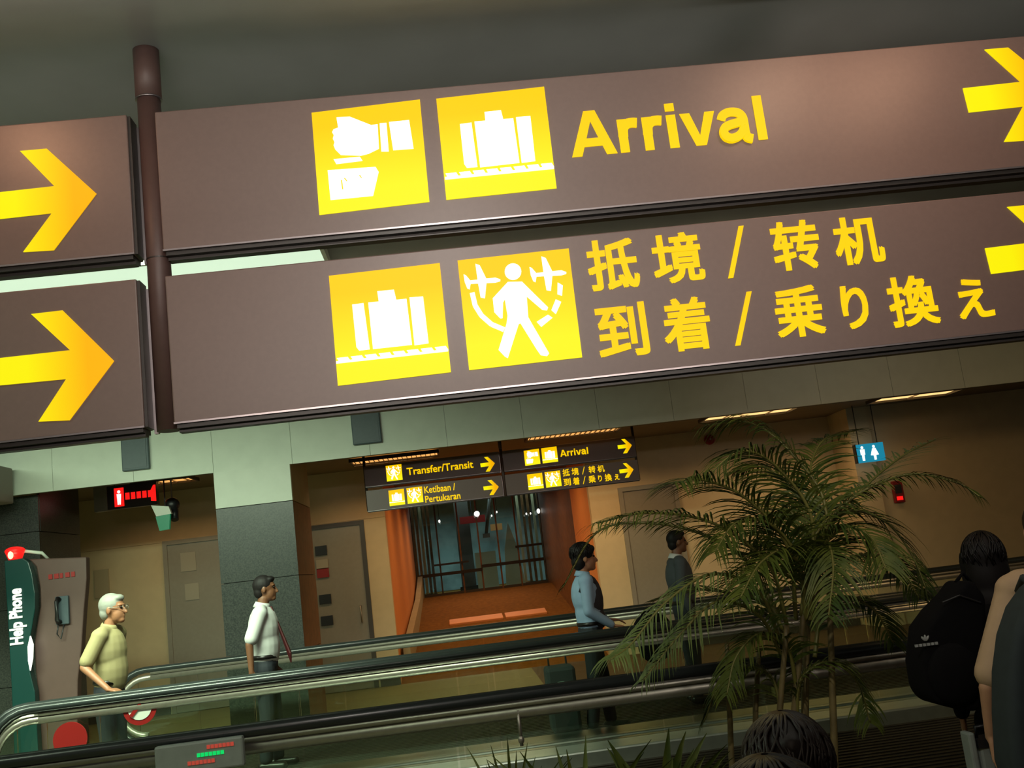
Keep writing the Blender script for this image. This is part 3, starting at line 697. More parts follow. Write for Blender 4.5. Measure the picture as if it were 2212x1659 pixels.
# restroom sign
p = P(1881, 978, 15.8); t = empty('restroom_sign', p); tag(t, 'blue lit restroom sign with two white figures near the right wall', 'sign')
box('case', -.225, .225, 0, .10, -.14, .15, M['restblue'], t, bevel=.006); box('case_end', -.24, -.225, -.002, .10, -.145, .155, M['dark'], t)
for sx, sk in ((-.13, 0), (.06, 1)):
    bm = bmesh.new(); ellip(bm, (sx, -.006, .095), (.022, .006, .024))
    if sk: extr(bm, [(sx - .025, .068), (sx + .025, .068), (sx + .065, -.04), (sx + .02, -.045), (sx + .016, -.115), (sx - .016, -.115), (sx - .02, -.045), (sx - .065, -.04)], -.008, .0)
    else: extr(bm, [(sx - .035, .068), (sx + .035, .068), (sx + .035, -.02), (sx + .02, -.02), (sx + .018, -.115), (sx - .018, -.115), (sx - .02, -.02), (sx - .035, -.02)], -.008, .0)
    obj('figure_symbol', bm, M['white'], t)
for xx in (-.15, .15): box('hanger', xx - .006, xx + .006, .04, .052, .15, 3.5 - p.z, M['dark'], t)
# alarm bell and red fire box
p = P(1532, 950, 16.98); t = empty('fire_alarm_bell', p); tag(t, 'round dark red alarm bell high on the cream wall left of the palm top', 'alarm bell')
bm = bmesh.new(); cyl(bm, (0, .02, 0), (0, -.05, 0), .085, .085, 24); ellip(bm, (0, -.05, 0), (.085, .035, .085)); obj('gong', bm, M['redpaint'], t, True)
box('back_box', -.05, .05, .0, .02, -.05, .05, M['redpaint'], t); bm = bmesh.new(); cyl(bm, (0, .0, 0), (0, -.1, 0), .015); obj('centre_bolt', bm, M['steel'], t)
p = P(1938, 1062, 16.18); t = empty('fire_call_box', p); tag(t, 'tall narrow red box on the right wall under the restroom sign', 'fire box')
box('cabinet', -.085, .085, -.06, .0, -.18, .17, M['redpaint'], t, bevel=.01); box('glass_front', -.055, .055, -.066, -.06, -.03, .11, M['signdark'], t); box('label_plate', -.05, .05, -.065, -.06, -.14, -.08, M['redlit'], t)

# ================================================================== MOVING WALKWAYS
def walkway(y0, y1, x0, x1, ztop, label, left_newel=True, far_side=True):
    t = empty('moving_walkway', (0, (y0 + y1) / 2, 0)); tag(t, label, 'moving walkway'); h = (y1 - y0) / 2
    sides = (-h, h) if far_side else (-h,)
    for s in sides:
        zt = ztop - .03
        # handrail with rounded newel end
        pts = [(x1, s, zt)]
        if left_newel:
            r = (zt - .22) / 2
            for q in range(0, 15):
                an = math.pi / 2 + math.pi * q / 14; pts.append((x0 + r + .9 * r * math.cos(an) , s, zt - r + r * math.sin(an)))
            pts.append((x0 + .9, s, .22))
        else: pts.append((x0, s, zt))
        tube(bm := bmesh.new(), pts, .036, 10); 
        bmesh.ops.scale(bm, vec=(1, 1.25, 1), verts=bm.verts, space=Matrix.Translation((0, -s, 0)))
        obj('handrail', bm, M['rubber'], t, True)
        xl = x0 + (.45 if left_newel else 0)
        bm = bmesh.new(); bx(bm, xl, x1, s - .03, s + .03, zt - .055, zt - .03); cyl(bm, (xl, s, zt - .085), (x1, s, zt - .085), .032, n=20)
        if left_newel:
            r = (zt - .22) / 2; tube(bm, [(xl + .05, s, zt - .085)] + [(x0 + r + (.9 * r - .06) * math.cos(math.pi / 2 + math.pi * q / 14), s, zt - r + (r - .085) * math.sin(math.pi / 2 + math.pi * q / 14)) for q in range(15)], .030, 12)
        obj('steel_profile', bm, M['steel'], t, True)
        xx = x1
        while xx - 1.6 > xl - 1.2:
            a = max(xx - 1.6, xl - .15); box('glass_panel', a + .006, xx - .006, s - .006, s + .006, .20, zt - .11, M['glass'], t); xx -= 1.6
        sg = 1 if s < 0 else -1
        if left_newel:
            r = (zt - .22) / 2; poly = [(xl - .15, .2), (xl - .15, zt - .11)] + [(x0 + r + .8 * r * math.cos(math.pi / 2 + math.pi * q / 10), zt - r + .9 * r * math.sin(math.pi / 2 + math.pi * q / 10)) for q in range(1, 10)]
            obj('newel_glass', extr(bmesh.new(), poly, s - .006, s + .006), M['glass'], t)
        bm = bmesh.new(); bx(bm, x0 + .2, x1, min(s - sg * .10, s + sg * .34), max(s - sg * .10, s + sg * .34), .02, .2)
        obj('skirt_deck', bm, M['deck'], t, bevel=.015)
    pl = box('pallet_belt', x0 - .2, x1, -h + .34, h - .34, .0, .09, M['tread'], t)
    bm = bmesh.new()
    for i in range(int((2 * h - .7) / .09)): bx(bm, x0, x1, -h + .36 + i * .09, -h + .385 + i * .09, .09, .098)
    obj('tread_ridges', bm, M['tread'], pl)['kind'] = 'stuff'
    box('comb_plate', x0 - 1.2, x0 - .2, -h + .1, h - .1, .0, .1, M['deck'], t, bevel=.02)
    return t
walkway(5.4, 8.45, -3.80, 9.5, 1.03, 'nearest moving walkway with black handrails and glass sides running across the picture')
walkway(8.75, 11.9, -3.95, 13.0, 1.03, 'farther moving walkway carrying the standing men, with rounded handrail end at left')
wk = bpy.data.objects['moving_walkway']
p = P(1118, 1530, 5.37); p2 = P(1126, 1612, 5.37)
bm = bmesh.new(); cyl(bm, (p.x, -1.548, p.z - .01), (p.x, -1.548, p2.z), .009, n=12); ellip(bm, (p.x, -1.553, p2.z + .03), (.016, .012, .02)); obj('glass_glint_rod', bm, M['steel'], wk, True)  # steel rod added in place of a bright reflection on the glass
# round no entry signs
def disc(px, py, Y, label, arrow):
    p = P(px, py, Y); t = empty('round_sign', p); tag(t, label, 'sign'); r = 34 * Y / FPX
    bm = bmesh.new(); cyl(bm, (0, .006, 0), (0, -.006, 0), r, r, 32); obj('red_disc', bm, M['redpaint'], t)
    if arrow:
        # a sticker tucked under the steel profile: its top is cut off straight
        bpy.data.objects.remove(t.children[0]); top_z = .895 - p.z
        rim = lambda q: [(q * math.cos(a * math.pi / 24), min(top_z, q * math.sin(a * math.pi / 24))) for a in range(48)]
        obj('red_disc', extr(bmesh.new(), rim(r), -.004, .004), M['redpaint'], t); obj('white_field', extr(bmesh.new(), rim(r * .70), -.007, -.004), M['paletrim'], t)
        obj('red_mark', extr(bmesh.new(), [(-.6 * r, -.35 * r), (-.45 * r, -.5 * r), (.1 * r, .1 * r), (.1 * r, .5 * r), (-.1 * r, .2 * r)], -.014, -.009), M['redpaint'], t)
    else: box('white_bar', -r * .6, r * .6, -.009, -.006, -r * .72, -r * .5, M['paletrim'], t)
disc(302, 1529, 8.437, 'red ringed white round sign on the walkway glass right of the grey haired man', True)
disc(152, 1597, 8.41, 'plain red round sign low on the walkway glass at left', False)
# display board built in place of a reflection in the glass
YD = 5.30
a, b = P(332, 1615, YD), P(528, 1655, YD)
t = empty('reflected_display', ((a.x + b.x) / 2, YD, 0)); tag(t, 'grey board with red and green lit rows, standing in for a reflected display just under the nearest handrail', 'display')
w = (b.x - a.x) / 2; z1 = (P(430, 1602, YD).z); zb = P(430, 1668, YD).z; box('board', -w, w, 0, .05, zb, z1, M['case'], t, bevel=.01); box('stand', -.06, .06, .01, .04, 0, zb, M['deck'], t)
for (px, py, n_, c) in ((475, 1610, 7, 'redlit2'), (454, 1628, 7, 'greenlit'), (434, 1646, 7, 'redlit2')):
    q = P(px, py, YD)
    for i in range(n_): box('lit_character', q.x - t.location.x - .063 + i * .019, q.x - t.location.x - .063 + i * .019 + .0155, -.004, .001, q.z - .009, q.z + .009, M[c], t)

# ================================================================== PEOPLE
def hand(bm, w, d, side, s=1.0, curl=.5, palm_n=None):
    """palm and five bent fingers; d = direction of the hand, palm_n = towards the palm, side = thumb direction"""
    w = Vector(w); d = Vector(d).normalized(); pn = Vector(palm_n).normalized(); pn = (pn - d * pn.dot(d)).normalized(); sd = Vector(side); sd = (sd - d * sd.dot(d) - pn * sd.dot(pn)).normalized()
    for k in range(4):
        off = (k - 1.5) * .020 * s
        base = w + d * .085 * s - sd * off * 1.0
        capsule(bm, w + d * .01 * s - sd * off * .6, base, .014 * s, .0125 * s, 8)
        ln = (.040, .046, .042, .033)[k] * s; a = base; dd = d.copy()
        for j in range(3):
            dd = (dd + pn * curl * .55).normalized(); b = a + dd * ln * (1, .75, .6)[j]; capsule(bm, a, b, (.0098 - j * .0009) * s, (.0092 - j * .0009) * s, 8); a = b
    a = w + d * .02 * s + sd * .02 * s; b = a + (sd * .8 + d * .7).normalized() * .04 * s; capsule(bm, a, b, .014 * s, .0115 * s, 8)
    c = b + (sd * .25 + d + pn * curl * .6).normalized() * .035 * s; capsule(bm, b, c, .011 * s, .009 * s, 8)
    return w
def person(label, loc, rz, H_=1.75, skin='skin', hair='hair', top='shirtwhite', sleeve='short', legs='trousers', arms=None, female=False, lean=0, vox=.007, head_turn=0, hairstyle='short', belly=0, stride=.0, gl=False, tie=False, collar=None, sl=.80, hs=1.0):
    s = H_ / 1.75; t = empty('person', loc, rz); tag(t, label, 'person')
    V = lambda x, y, z: Vector((x + lean * max(0, z - .95), y, z)) * s
    bm = bmesh.new(); br = .9 if female else 1.0
    # torso and legs (continuous)
    ellip(bm, V(0, 0, .96), Vector((.105, .155, .12)) * s); ellip(bm, V(.01 + belly, 0, 1.10), Vector((.10 + belly, .14, .14)) * s); ellip(bm, V(0, 0, 1.30), Vector((.115, .165 * br, .17)) * s)
    for sy in (-1, 1): ellip(bm, V(-.005, sy * .175 * br, 1.42), Vector((.058, .062, .058)) * s)
    capsule(bm, V(-.01, 0, 1.42), V(.012, 0, 1.55), .060 * s, .052 * s); capsule(bm, V(0, -.16 * br, 1.43), V(0, .16 * br, 1.43), .05 * s, .05 * s)
    for sy in (-1, 1):
        sx = stride * sy
        capsule(bm, V(0, sy * .09, .92), V(sx * .5 + .02, sy * .095, .50), .082 * s, .055 * s); capsule(bm, V(sx * .5 + .02, sy * .095, .50), V(sx - .01, sy * .10, .09), .052 * s, .036 * s)
        capsule(bm, V(sx - .02, sy * .10, .045), V(sx + .13, sy * .11, .035), .038 * s, .032 * s)
    # head
    ht = Matrix.Rotation(head_turn, 3, 'Z'); hc = V(.035, 0, 1.635)
    hp = lambda x, y, z: hc + ht @ (Vector((x, y, z))*s*hs)
    hq = ht.to_quaternion()
    ellip(bm, hp(-.012, 0, .025), Vector((.093, .075, .095))*s*hs, hq); ellip(bm, hp(.028, 0, -.035), Vector((.060, .058, .075))*s*hs, hq); ellip(bm, hp(.055, 0, -.085), Vector((.032, .032, .026))*s*hs, hq)
    capsule(bm, hp(.078, 0, .012), hp(.102, 0, -.028), .010 * s * hs, .014 * s * hs, 8); ellip(bm, hp(.070, 0, .03), Vector((.018, .048, .012))*s*hs, hq)
    ellip(bm, hp(.078, 0, -.055), Vector((.013, .022, .007))*s*hs, hq); ellip(bm, hp(.076, 0, -.066), Vector((.012, .020, .007))*s*hs, hq)
    for sy in (-1, 1): ellip(bm, hp(-.005, sy * .076, -.005), Vector((.018, .009, .030))*s*hs, hq)
    # arms: elbow, wrist, hand direction
    arms = arms or {1: ((-.04, .22, 1.14), (.03, .24, .90), (.1, 0, -1)), -1: ((-.04, -.22, 1.14), (.03, -.24, .90), (.1, 0, -1))}
    pts = {}
    for sy, (e, w_, hd) in arms.items():
        sh = V(-.005, sy * .185 * br, 1.41); e = V(*e); w_ = V(*w_)
        capsule(bm, sh, e, .050 * s * br, .038 * s * br); capsule(bm, e, w_, .038 * s * br, .025 * s * br)
        pn = Vector((0, -sy, 0)) if abs(hd[2]) > .7 else Vector((0, 0, -1)); sd = Vector((1, 0, 0)) if abs(hd[2]) > .7 else Vector((0, -sy, .0))
        hand(bm, w_, hd, sd, s, .45, pn); pts[sy] = (sh, e, w_)
    remesh('body', bm, M[skin], vox, t, 3)
    # top
    c = .016 * s; bm = bmesh.new(); top_len = .93
    ellip(bm, V(0, 0, top_len + .08), Vector((.118, .168, .12)) * s); ellip(bm, V(.01 + belly, 0, 1.12), Vector((.137 + belly, .168, .25)) * s); ellip(bm, V(0, 0, 1.28), Vector((.145, .185 * br, .22)) * s)
    for sy in (-1, 1):
        ellip(bm, V(-.005, sy * .175 * br, 1.42), Vector((.075, .078, .068)) * s)
        sh, e, w_ = pts.get(sy, (None,) * 3)
        if sh is None: continue
        if sleeve == 'short': q = sh.lerp(e, sl); capsule(bm, sh, q, .068 * s, .066 * s)
        else: capsule(bm, sh, e, .066 * s, .054 * s); capsule(bm, e, e.lerp(w_, .92), .054 * s, .040 * s)
    capsule(bm, V(0, -.15 * br, 1.445), V(0, .15 * br, 1.445), .056 * s, .056 * s)
    capsule(bm, V(.005, 0, 1.30), V(0, 0, 1.02), .128 * s, .122 * s, 20)
    remesh('jacket' if top in ('jacket', 'black', 'slate') else 'shirt', bm, M[top], vox * 1.1, t, 14)
    if collar or top in ('shirtwhite', 'shirtyel', 'shirtblue'):
        bm = bmesh.new(); cyl(bm, V(-.012, 0, 1.465), V(.0, 0, 1.515), .082 * s, .066 * s, 20, False); o = obj('collar', bm, M[collar or top], t, True); sd = o.modifiers.new('s', 'SOLIDIFY'); sd.thickness = .008
    if tie:
        bm = bmesh.new(); x_ = .150; extr(bm, [(-.02, 1.47), (.02, 1.47), (.038, 1.02), (0, .93), (-.038, 1.02)], 0, .012)
        bmesh.ops.transform(bm, matrix=Matrix.Rotation(math.pi / 2, 4, 'Z'), verts=bm.verts)
        for v in bm.verts: v.co.x += (.085 + .16 * min(1, (1.47 - v.co.z) / .45)); v.co = V(*v.co)
        obj('necktie', bm, M['tie'], t)
    # trousers
    bm = bmesh.new(); ellip(bm, V(0, 0, .95), Vector((.122, .168, .115)) * s)
    for sy in (-1, 1):
        sx = stride * sy
        capsule(bm, V(0, sy * .09, .90), V(sx * .5 + .02, sy * .095, .50), .098 * s, .074 * s); capsule(bm, V(sx * .5 + .02, sy * .095, .50), V(sx, sy * .10, .11), .072 * s, .060 * s)
    remesh('trousers', bm, M[legs], vox * 1.2, t, 4)
    bm = bmesh.new(); cyl(bm, V(0, 0, 1.0), V(0, 0, 1.035), .138 * s, .134 * s, 24)
    bmesh.ops.scale(bm, vec=(.93, 1.26, 1), verts=bm.verts); obj('belt', bm, M['shoe'], t, True)
    for sy in (-1, 1):
        sx = stride * sy; bm = bmesh.new(); capsule(bm, V(sx - .035, sy * .10, .05), V(sx + .15, sy * .11, .04), .050 * s, .042 * s)
        bmesh.ops.scale(bm, vec=(1, 1, .9), verts=bm.verts); remesh('shoe', bm, M['shoe'], vox, t)
    # hair
    bm = bmesh.new()
    if hairstyle == 'short':
        ellip(bm, hp(-.022, 0, .040), Vector((.096, .083, .092))*s*hs, hq); ellip(bm, hp(-.055, 0, -.02), Vector((.055, .068, .062))*s*hs, hq); ellip(bm, hp(.045, 0, .085), Vector((.042, .055, .03))*s*hs, hq)
    elif hairstyle == 'full':
        ellip(bm, hp(-.022, 0, .048), Vector((.108, .092, .096))*s*hs, hq); ellip(bm, hp(-.055, 0, -.02), Vector((.068, .08, .085))*s*hs, hq); ellip(bm, hp(.055, 0, .078), Vector((.045, .06, .035))*s*hs, hq)
        ellip(bm, hp(-.09, 0, .09), Vector((.04, .03, .03))*s*hs, hq)
    else:
        ellip(bm, hp(-.02, 0, .025), Vector((.112, .098, .118))*s*hs, hq); ellip(bm, hp(-.055, 0, -.06), Vector((.075, .100, .15))*s*hs, hq); ellip(bm, hp(-.07, 0, -.19), Vector((.06, .095, .12))*s*hs, hq)
        for sy in (-1, 1): capsule(bm, hp(.02, sy * .082, .03), hp(.0, sy * .085, -.17), .028 * s * hs, .03 * s * hs)
    remesh('hair', bm, M[hair], vox, t, 10 if hairstyle != 'short' else 4, .7)
    if hairstyle != 'short':
        bm = bmesh.new(); g = random.Random(3); a_, b_, c_, cz = (.110, .094, .098, .048) if hairstyle == 'full' else (.113, .100, .120, .025); cx_ = -.022
        for i in range(90):
            az = g.uniform(0, 2 * math.pi); end = g.uniform(.50, .66) * math.pi * (.62 if math.cos(az) > .55 else 1); pt = []
            for q in range(9):
                th = .06 + (end - .06) * q / 8; an = az + .25 * math.sin(q * .5 + i); pt.append(hp(cx_ + a_ * math.sin(th) * math.cos(an), b_ * math.sin(th) * math.sin(an), cz + c_ * math.cos(th)))
            tube(bm, pt, [.0035 * s * hs] * 8 + [.001], 5)
        obj('hair_strands', bm, M[hair + '_sheen'], t, True)
    for sy in (-1, 1):
        bm = bmesh.new(); ellip(bm, hp(.078, sy * .029, .012), Vector((.010, .012, .008))*s*hs, hq, 10, 8); obj('eye', bm, M['eye'], t, True)
    if gl:
        bm = bmesh.new()
        for sy in (-1, 1):
            tube(bm, [hp(.100, sy * .029 + .022 * math.cos(a * math.pi / 5), .012 + .018 * math.sin(a * math.pi / 5)) for a in range(11)], .0022 * s, 6)
            tube(bm, [hp(.098, sy * .05, .015), hp(.0, sy * .082, .012)], .0022 * s, 6)
        obj('glasses', bm, M['steel'], t, True)
    return t
# grey haired man, hand on the rail
person('grey haired man with glasses in khaki short sleeved shirt resting his hand on the handrail', (-3.10, 9.32, .1), R_(-8), 1.70, 'skin', 'hairgrey', 'shirtyel', 'short', 'trousers',
       {-1: ((-.10, -.26, 1.17), (.17, -.36, .97), (1, -.25, -.18)), 1: ((-.06, .24, 1.14), (-.03, .26, .90), (.2, 0, -1))}, belly=.006, gl=True, lean=.06, hs=1.14)
person('man in white short sleeved shirt and dark tie standing before the granite pillar', (-1.86, 9.85, .1), R_(2), 1.72, 'skindark', 'hair', 'shirtwhite', 'short', 'trousers',
       {-1: ((-.10, -.235, 1.15), (-.09, -.25, .90), (.15, 0, -1)), 1: ((-.02, .22, 1.14), (.06, .24, .90), (.1, 0, -1))}, tie=True, stride=.04, lean=.03, hs=1.05)
m3 = person('man in light blue shirt and dark vest walking left of the palm', (1.13, 9.45, .1), R_(0), 1.64, 'skin', 'hair', 'shirtblue', 'long', 'trousers',
       {-1: ((-.02, -.24, 1.14), (.20, -.18, .98), (1, .1, -.2)), 1: ((.0, .22, 1.14), (.20, .18, 1.02), (1, -.1, -.1))}, hairstyle='full', stride=.10, hs=1.12)
bm = bmesh.new(); V = Vector
ellip(bm, (.035, 0, 1.16), (.12, .155, .23)); ellip(bm, (.055, 0, 1.0), (.10, .15, .10)); ellip(bm, (.045, 0, .95), (.11, .14, .07))
remesh('vest', bm, M['vest'], .01, m3)['label'] = 'dark open vest'
bm = bmesh.new(); tube(bm, [(-.07, -.165, 1.24), (-.02, -.155, 1.34), (.03, -.13, 1.37), (.09, -.10, 1.30)], .014); obj('shoulder_strap', bm, M['vest'], m3, True)
person('man in charcoal jacket and pale collar half hidden behind the palm', (2.22, 10.45, .1), R_(0), 1.69, 'skindark', 'hair', 'jacket', 'long', 'trousers', None, collar='shirtwhite')
# bags carried by the blue shirted man
t = empty('shoulder_bag', (1.66, 9.22, .70)); tag(t, 'black bag held before the man in the light blue shirt', 'bag')
bm = bmesh.new(); ellip(bm, (0, .05, .27), (.17, .12, .12)); ellip(bm, (.0, .05, .10), (.15, .12, .15)); remesh('bag_body', bm, M['black'], .012, t)
bm = bmesh.new(); tube(bm, [(-.12, .05, .32), (-.06, .03, .40), (.02, .03, .41), (.1, .05, .32)], .012); obj('handle', bm, M['black'], t, True)
a = P(1195, 1438, 8.95); b = P(1232, 1474, 8.95)
t = empty('wheeled_case', (.80, 9.42, .1)); tag(t, 'dark teal wheeled case behind the man in the light blue shirt', 'suitcase')
box('case_shell', -.13, .13, -.16, .16, .06, .62, M['slate'], t, bevel=.03); box('case_badge', -.04, .02, -.166, -.16, .42, .50, M['tealwall'], t)
for sx in (-.09, .09):
    bm = bmesh.new(); cyl(bm, (sx, -.12, .03), (sx, -.08, .03), .03); obj('wheel', bm, M['dark'], t)
bm = bmesh.new(); tube(bm, [(-.08, .1, .62), (-.08, .1, .86), (.08, .1, .86), (.08, .1, .62)], .01); obj('pull_handle', bm, M['steel'], t, True)

# woman with a backpack
wx = P(2118, 1147, 4.2).x
wom = person('woman with long black hair in dark clothes seen from behind at the right', (wx + .02, 4.25, 0), R_(72), 1.53, 'skin', 'hair', 'black', 'long', 'black',
       {-1: ((-.03, -.22, 1.14), (.10, -.22, .92), (.3, 0, -1)), 1: ((-.03, .22, 1.14), (.10, .22, .92), (.3, 0, -1))}, female=True, hairstyle='long', vox=.008)
bp = empty('backpack', (P(2040, 1400, 4.0).x + .01, 4.02, 0)); tag(bp, 'black backpack with a small grey logo worn by the woman with long black hair', 'backpack')
q = lambda px, py, Y=4.10: (P(px, py, Y).x - bp.location.x, P(px, py, Y).z)
bm = bmesh.new()
prof = [q(2062, 1252), q(2040, 1283), q(2005, 1318), q(1978, 1355), q(1970, 1430), q(1980, 1490), q(2000, 1515), q(2060, 1530), q(2092, 1530), q(2108, 1400), q(2105, 1290), q(2085, 1258)]
extr(bm, prof, -.02, .16); ob = obj('pack_body', bm, M['black'], bp)
md = ob.modifiers.new('b', 'BEVEL'); md.width = .04; md.segments = 4; ob.data.polygons.foreach_set('use_smooth', [True] * len(ob.data.polygons))
cx, cz = q(2036, 1452)
bm = bmesh.new(); ellip(bm, (cx, -.02, cz), (.105, .045, .12)); obj('front_pocket', bm, M['black'], bp, True)
bm = bmesh.new(); tube(bm, [(q(2010, 1300)[0], -.024, q(2010, 1300)[1]), (q(2045, 1285)[0], -.026, q(2045, 1285)[1]), (q(2090, 1300)[0], -.024, q(2090, 1300)[1])], .004); obj('zip', bm, M['dark'], bp)
bm = bmesh.new(); tube(bm, [(q(2060, 1258)[0], .06, q(2060, 1258)[1]), (q(2075, 1240)[0], .06, q(2075, 1240)[1] + .005), (q(2092, 1258)[0], .06, q(2092, 1258)[1])], .008); obj('grab_loop', bm, M['black'], bp, True)
cx, cz = q(2006, 1386, 3.97)
bm = bmesh.new()
for an in (-38, 0, 38):
    r = Matrix.Rotation(R_(an), 3, 'Y'); e = r @ Vector((0, 0, .013)); ellip(bm, (cx + e.x, -.026, cz + e.z), (.005, .004, .012), r.to_quaternion(), 10, 8)
for i in range(6): bx(bm, cx - .045 + i * .016, cx - .045 + i * .016 + .011, -.0275, -.02, cz - .018, cz - .008)
obj('logo', bm, M['logo'], bp)['label'] = 'small grey three lobed logo above blurred lettering'

# person at right edge: cream top, slate coloured bag, pale case
rp = person('person in cream top at the right edge with one arm hanging down', (P(2126, 1450, 3.85).x + .32, 3.80, 0), R_(62), 1.64, 'skinlight', 'hairbrown', 'cream_sleeve', 'short', 'trousers',
       {1: ((-.11, .325, 1.06), (-.06, .35, .86), (.12, 0, -1)), -1: ((-.03, -.2, 1.14), (.12, -.2, .92), (.3, 0, -1))}, female=True, hairstyle='short', vox=.006, sl=.86)
bg = empty('slate_backpack', (P(2212, 1450, 3.6).x + .01, 3.52, 0)); tag(bg, 'slate grey pack on the back of the person in the cream top', 'backpack')
q = lambda px, py, Y=3.60: (P(px, py, Y).x - bg.location.x, P(px, py, Y).z)
prof = [q(2270, 1225), q(2235, 1240), q(2200, 1268), q(2170, 1310), q(2150, 1370), q(2140, 1450), q(2140, 1540), q(2146, 1640), q(2165, 1700), q(2420, 1690), q(2400, 1240)]
ob = obj('pack_body', extr(bmesh.new(), prof, -.06, .10), M['slate'], bg); md = ob.modifiers.new('b', 'BEVEL'); md.width = .035; md.segments = 4
ob.data.polygons.foreach_set('use_smooth', [True] * len(ob.data.polygons))
a = q(2290, 1500); bm = bmesh.new(); ellip(bm, (a[0], -.06, a[1]), (.12, .05, .16)); obj('front_pocket', bm, M['slate'], bg, True)
bm = bmesh.new(); tube(bm, [(a[0] + .0, .08, a[1] + .36), (a[0] + .02, .2, a[1] + .40), (a[0] + .04, .3, a[1] + .34)], .014); obj('strap', bm, M['slate'], bg, True)
cs = empty('pale_case', (P(2128, 1620, 3.98).x, 4.08, 0)); tag(cs, 'pale grey upright case with a black handle held at the right edge', 'suitcase')
zt = P(2132, 1600, 4.0).z
box('shell', -.02, .075, -.1, -.01, .05, zt, M['case'], cs, bevel=.012); box('side_frame', -.055, -.028, -.1, -.03, .05, zt + .04, M['case'], cs, bevel=.008)
box('top_band', -.025, .08, -.105, -.005, zt - .02, zt + .01, M['dark'], cs)
bm = bmesh.new(); tube(bm, [(.0, -.05, zt), (.0, -.05, zt + .05), (.06, -.05, zt + .05), (.06, -.05, zt)], .009); obj('handle', bm, M['dark'], cs, True)
for sx in (-.03, .06):
    bm = bmesh.new(); cyl(bm, (sx, -.08, .03), (sx, -.05, .03), .03); obj('wheel', bm, M['dark'], cs)

# two children close by, only the tops of their heads in the picture
c1 = P(1712, 1536, 1.62)
person('child with dark brown hair, only the head showing at the bottom, right of centre', (c1.x, 1.68, 0), R_(80), c1.z * .975, 'skin', 'hairbrown', 'black', 'long', 'trousers', None, female=True, hairstyle='full', vox=.006)
c2 = P(1680, 1628, 1.22)
person('nearest child, only glossy dark hair showing at the very bottom edge', (c2.x, 1.26, 0), R_(100), c2.z * .975, 'skin', 'hair', 'slate', 'long', 'trousers', None, female=True, hairstyle='full', vox=.006)

# ================================================================== PALM
rnd = random.Random(7)
def bez(pts, n):
    """Catmull-Rom through points"""
    pts = [Vector(p) for p in pts]; P_ = [pts[0] * 2 - pts[1]] + pts + [pts[-1] * 2 - pts[-2]]; out = []
    seg = len(pts) - 1
    for i in range(n + 1):
        u = min(i / n * seg, seg - 1e-6); k = int(u); f = u - k; a, b, c, d = P_[k:k + 4]
        out.append(.5 * ((2 * b) + (c - a) * f + (2 * a - 5 * b + 4 * c - d) * f * f + (3 * b - a - 3 * c + d) * f ** 3))
    return out
palm_o = P(1700, 1500, 4.75); palm = empty('potted_palm', (palm_o.x, 4.8, 0)); tag(palm, 'tall bushy areca palm with arching fronds before the walkways', 'palm')
PO = Vector(palm.location)
def frond(px, d0, d1, droop=.5, ll=.34, light=False, n=60, up=.5):
    k = len(px); pts = []
    for i, (x, y) in enumerate(px):
        pts.append(P(x, y, 4.8 + d0 + (d1 - d0) * i / (k - 1)) - PO)
    c = bez(pts, n * 2)
    f = obj('frond', tube(bmesh.new(), c[::2], [.009 * (1 - .8 * i / n) + .0015 for i in range(n + 1)], 6), M['rachis'], palm, True)
    bm = bmesh.new(); N = len(c) - 1
    for i in range(int(N * .14), N + 1, 2):
        t = i / N; tg = (c[min(i + 1, N)] - c[max(i - 1, 0)]).normalized(); sd = tg.cross(Vector((0, 0, 1)))
        if sd.length < .2: sd = tg.cross(Vector((0, 1, 0)))
        sd.normalize(); un = sd.cross(tg)
        L_ = ll * (math.sin(math.pi * (.12 + .80 * t)) ** .7) * rnd.uniform(.82, 1.1)
        for sg in (-1, 1):
            if rnd.random() < .04: continue
            d = (tg * rnd.uniform(.55, .8) + sd * sg * rnd.uniform(.65, .95) + un * up * rnd.uniform(.1, .5)).normalized()
            p = c[i].copy(); wv = tg.cross(d); w = .0062 * rnd.uniform(.8, 1.2); pr = None; m_ = 5
            for j in range(m_ + 1):
                u = j / m_; ww = w * (1 - u) ** .6 * (.45 if j == 0 else 1); wd_ = d.cross(wv).normalized() if wv.length > .01 else tg
                a = bm.verts.new(p + wd_ * ww); b = bm.verts.new(p - wd_ * ww)
                if pr: bm.faces.new((pr[0], pr[1], b, a))
                pr = (a, b); p = p + d * (L_ / m_); d = (d + Vector((0, 0, -droop * .42))).normalized()
    obj('leaflets', bm, M['leafy'] if light else M['leaf'], f)
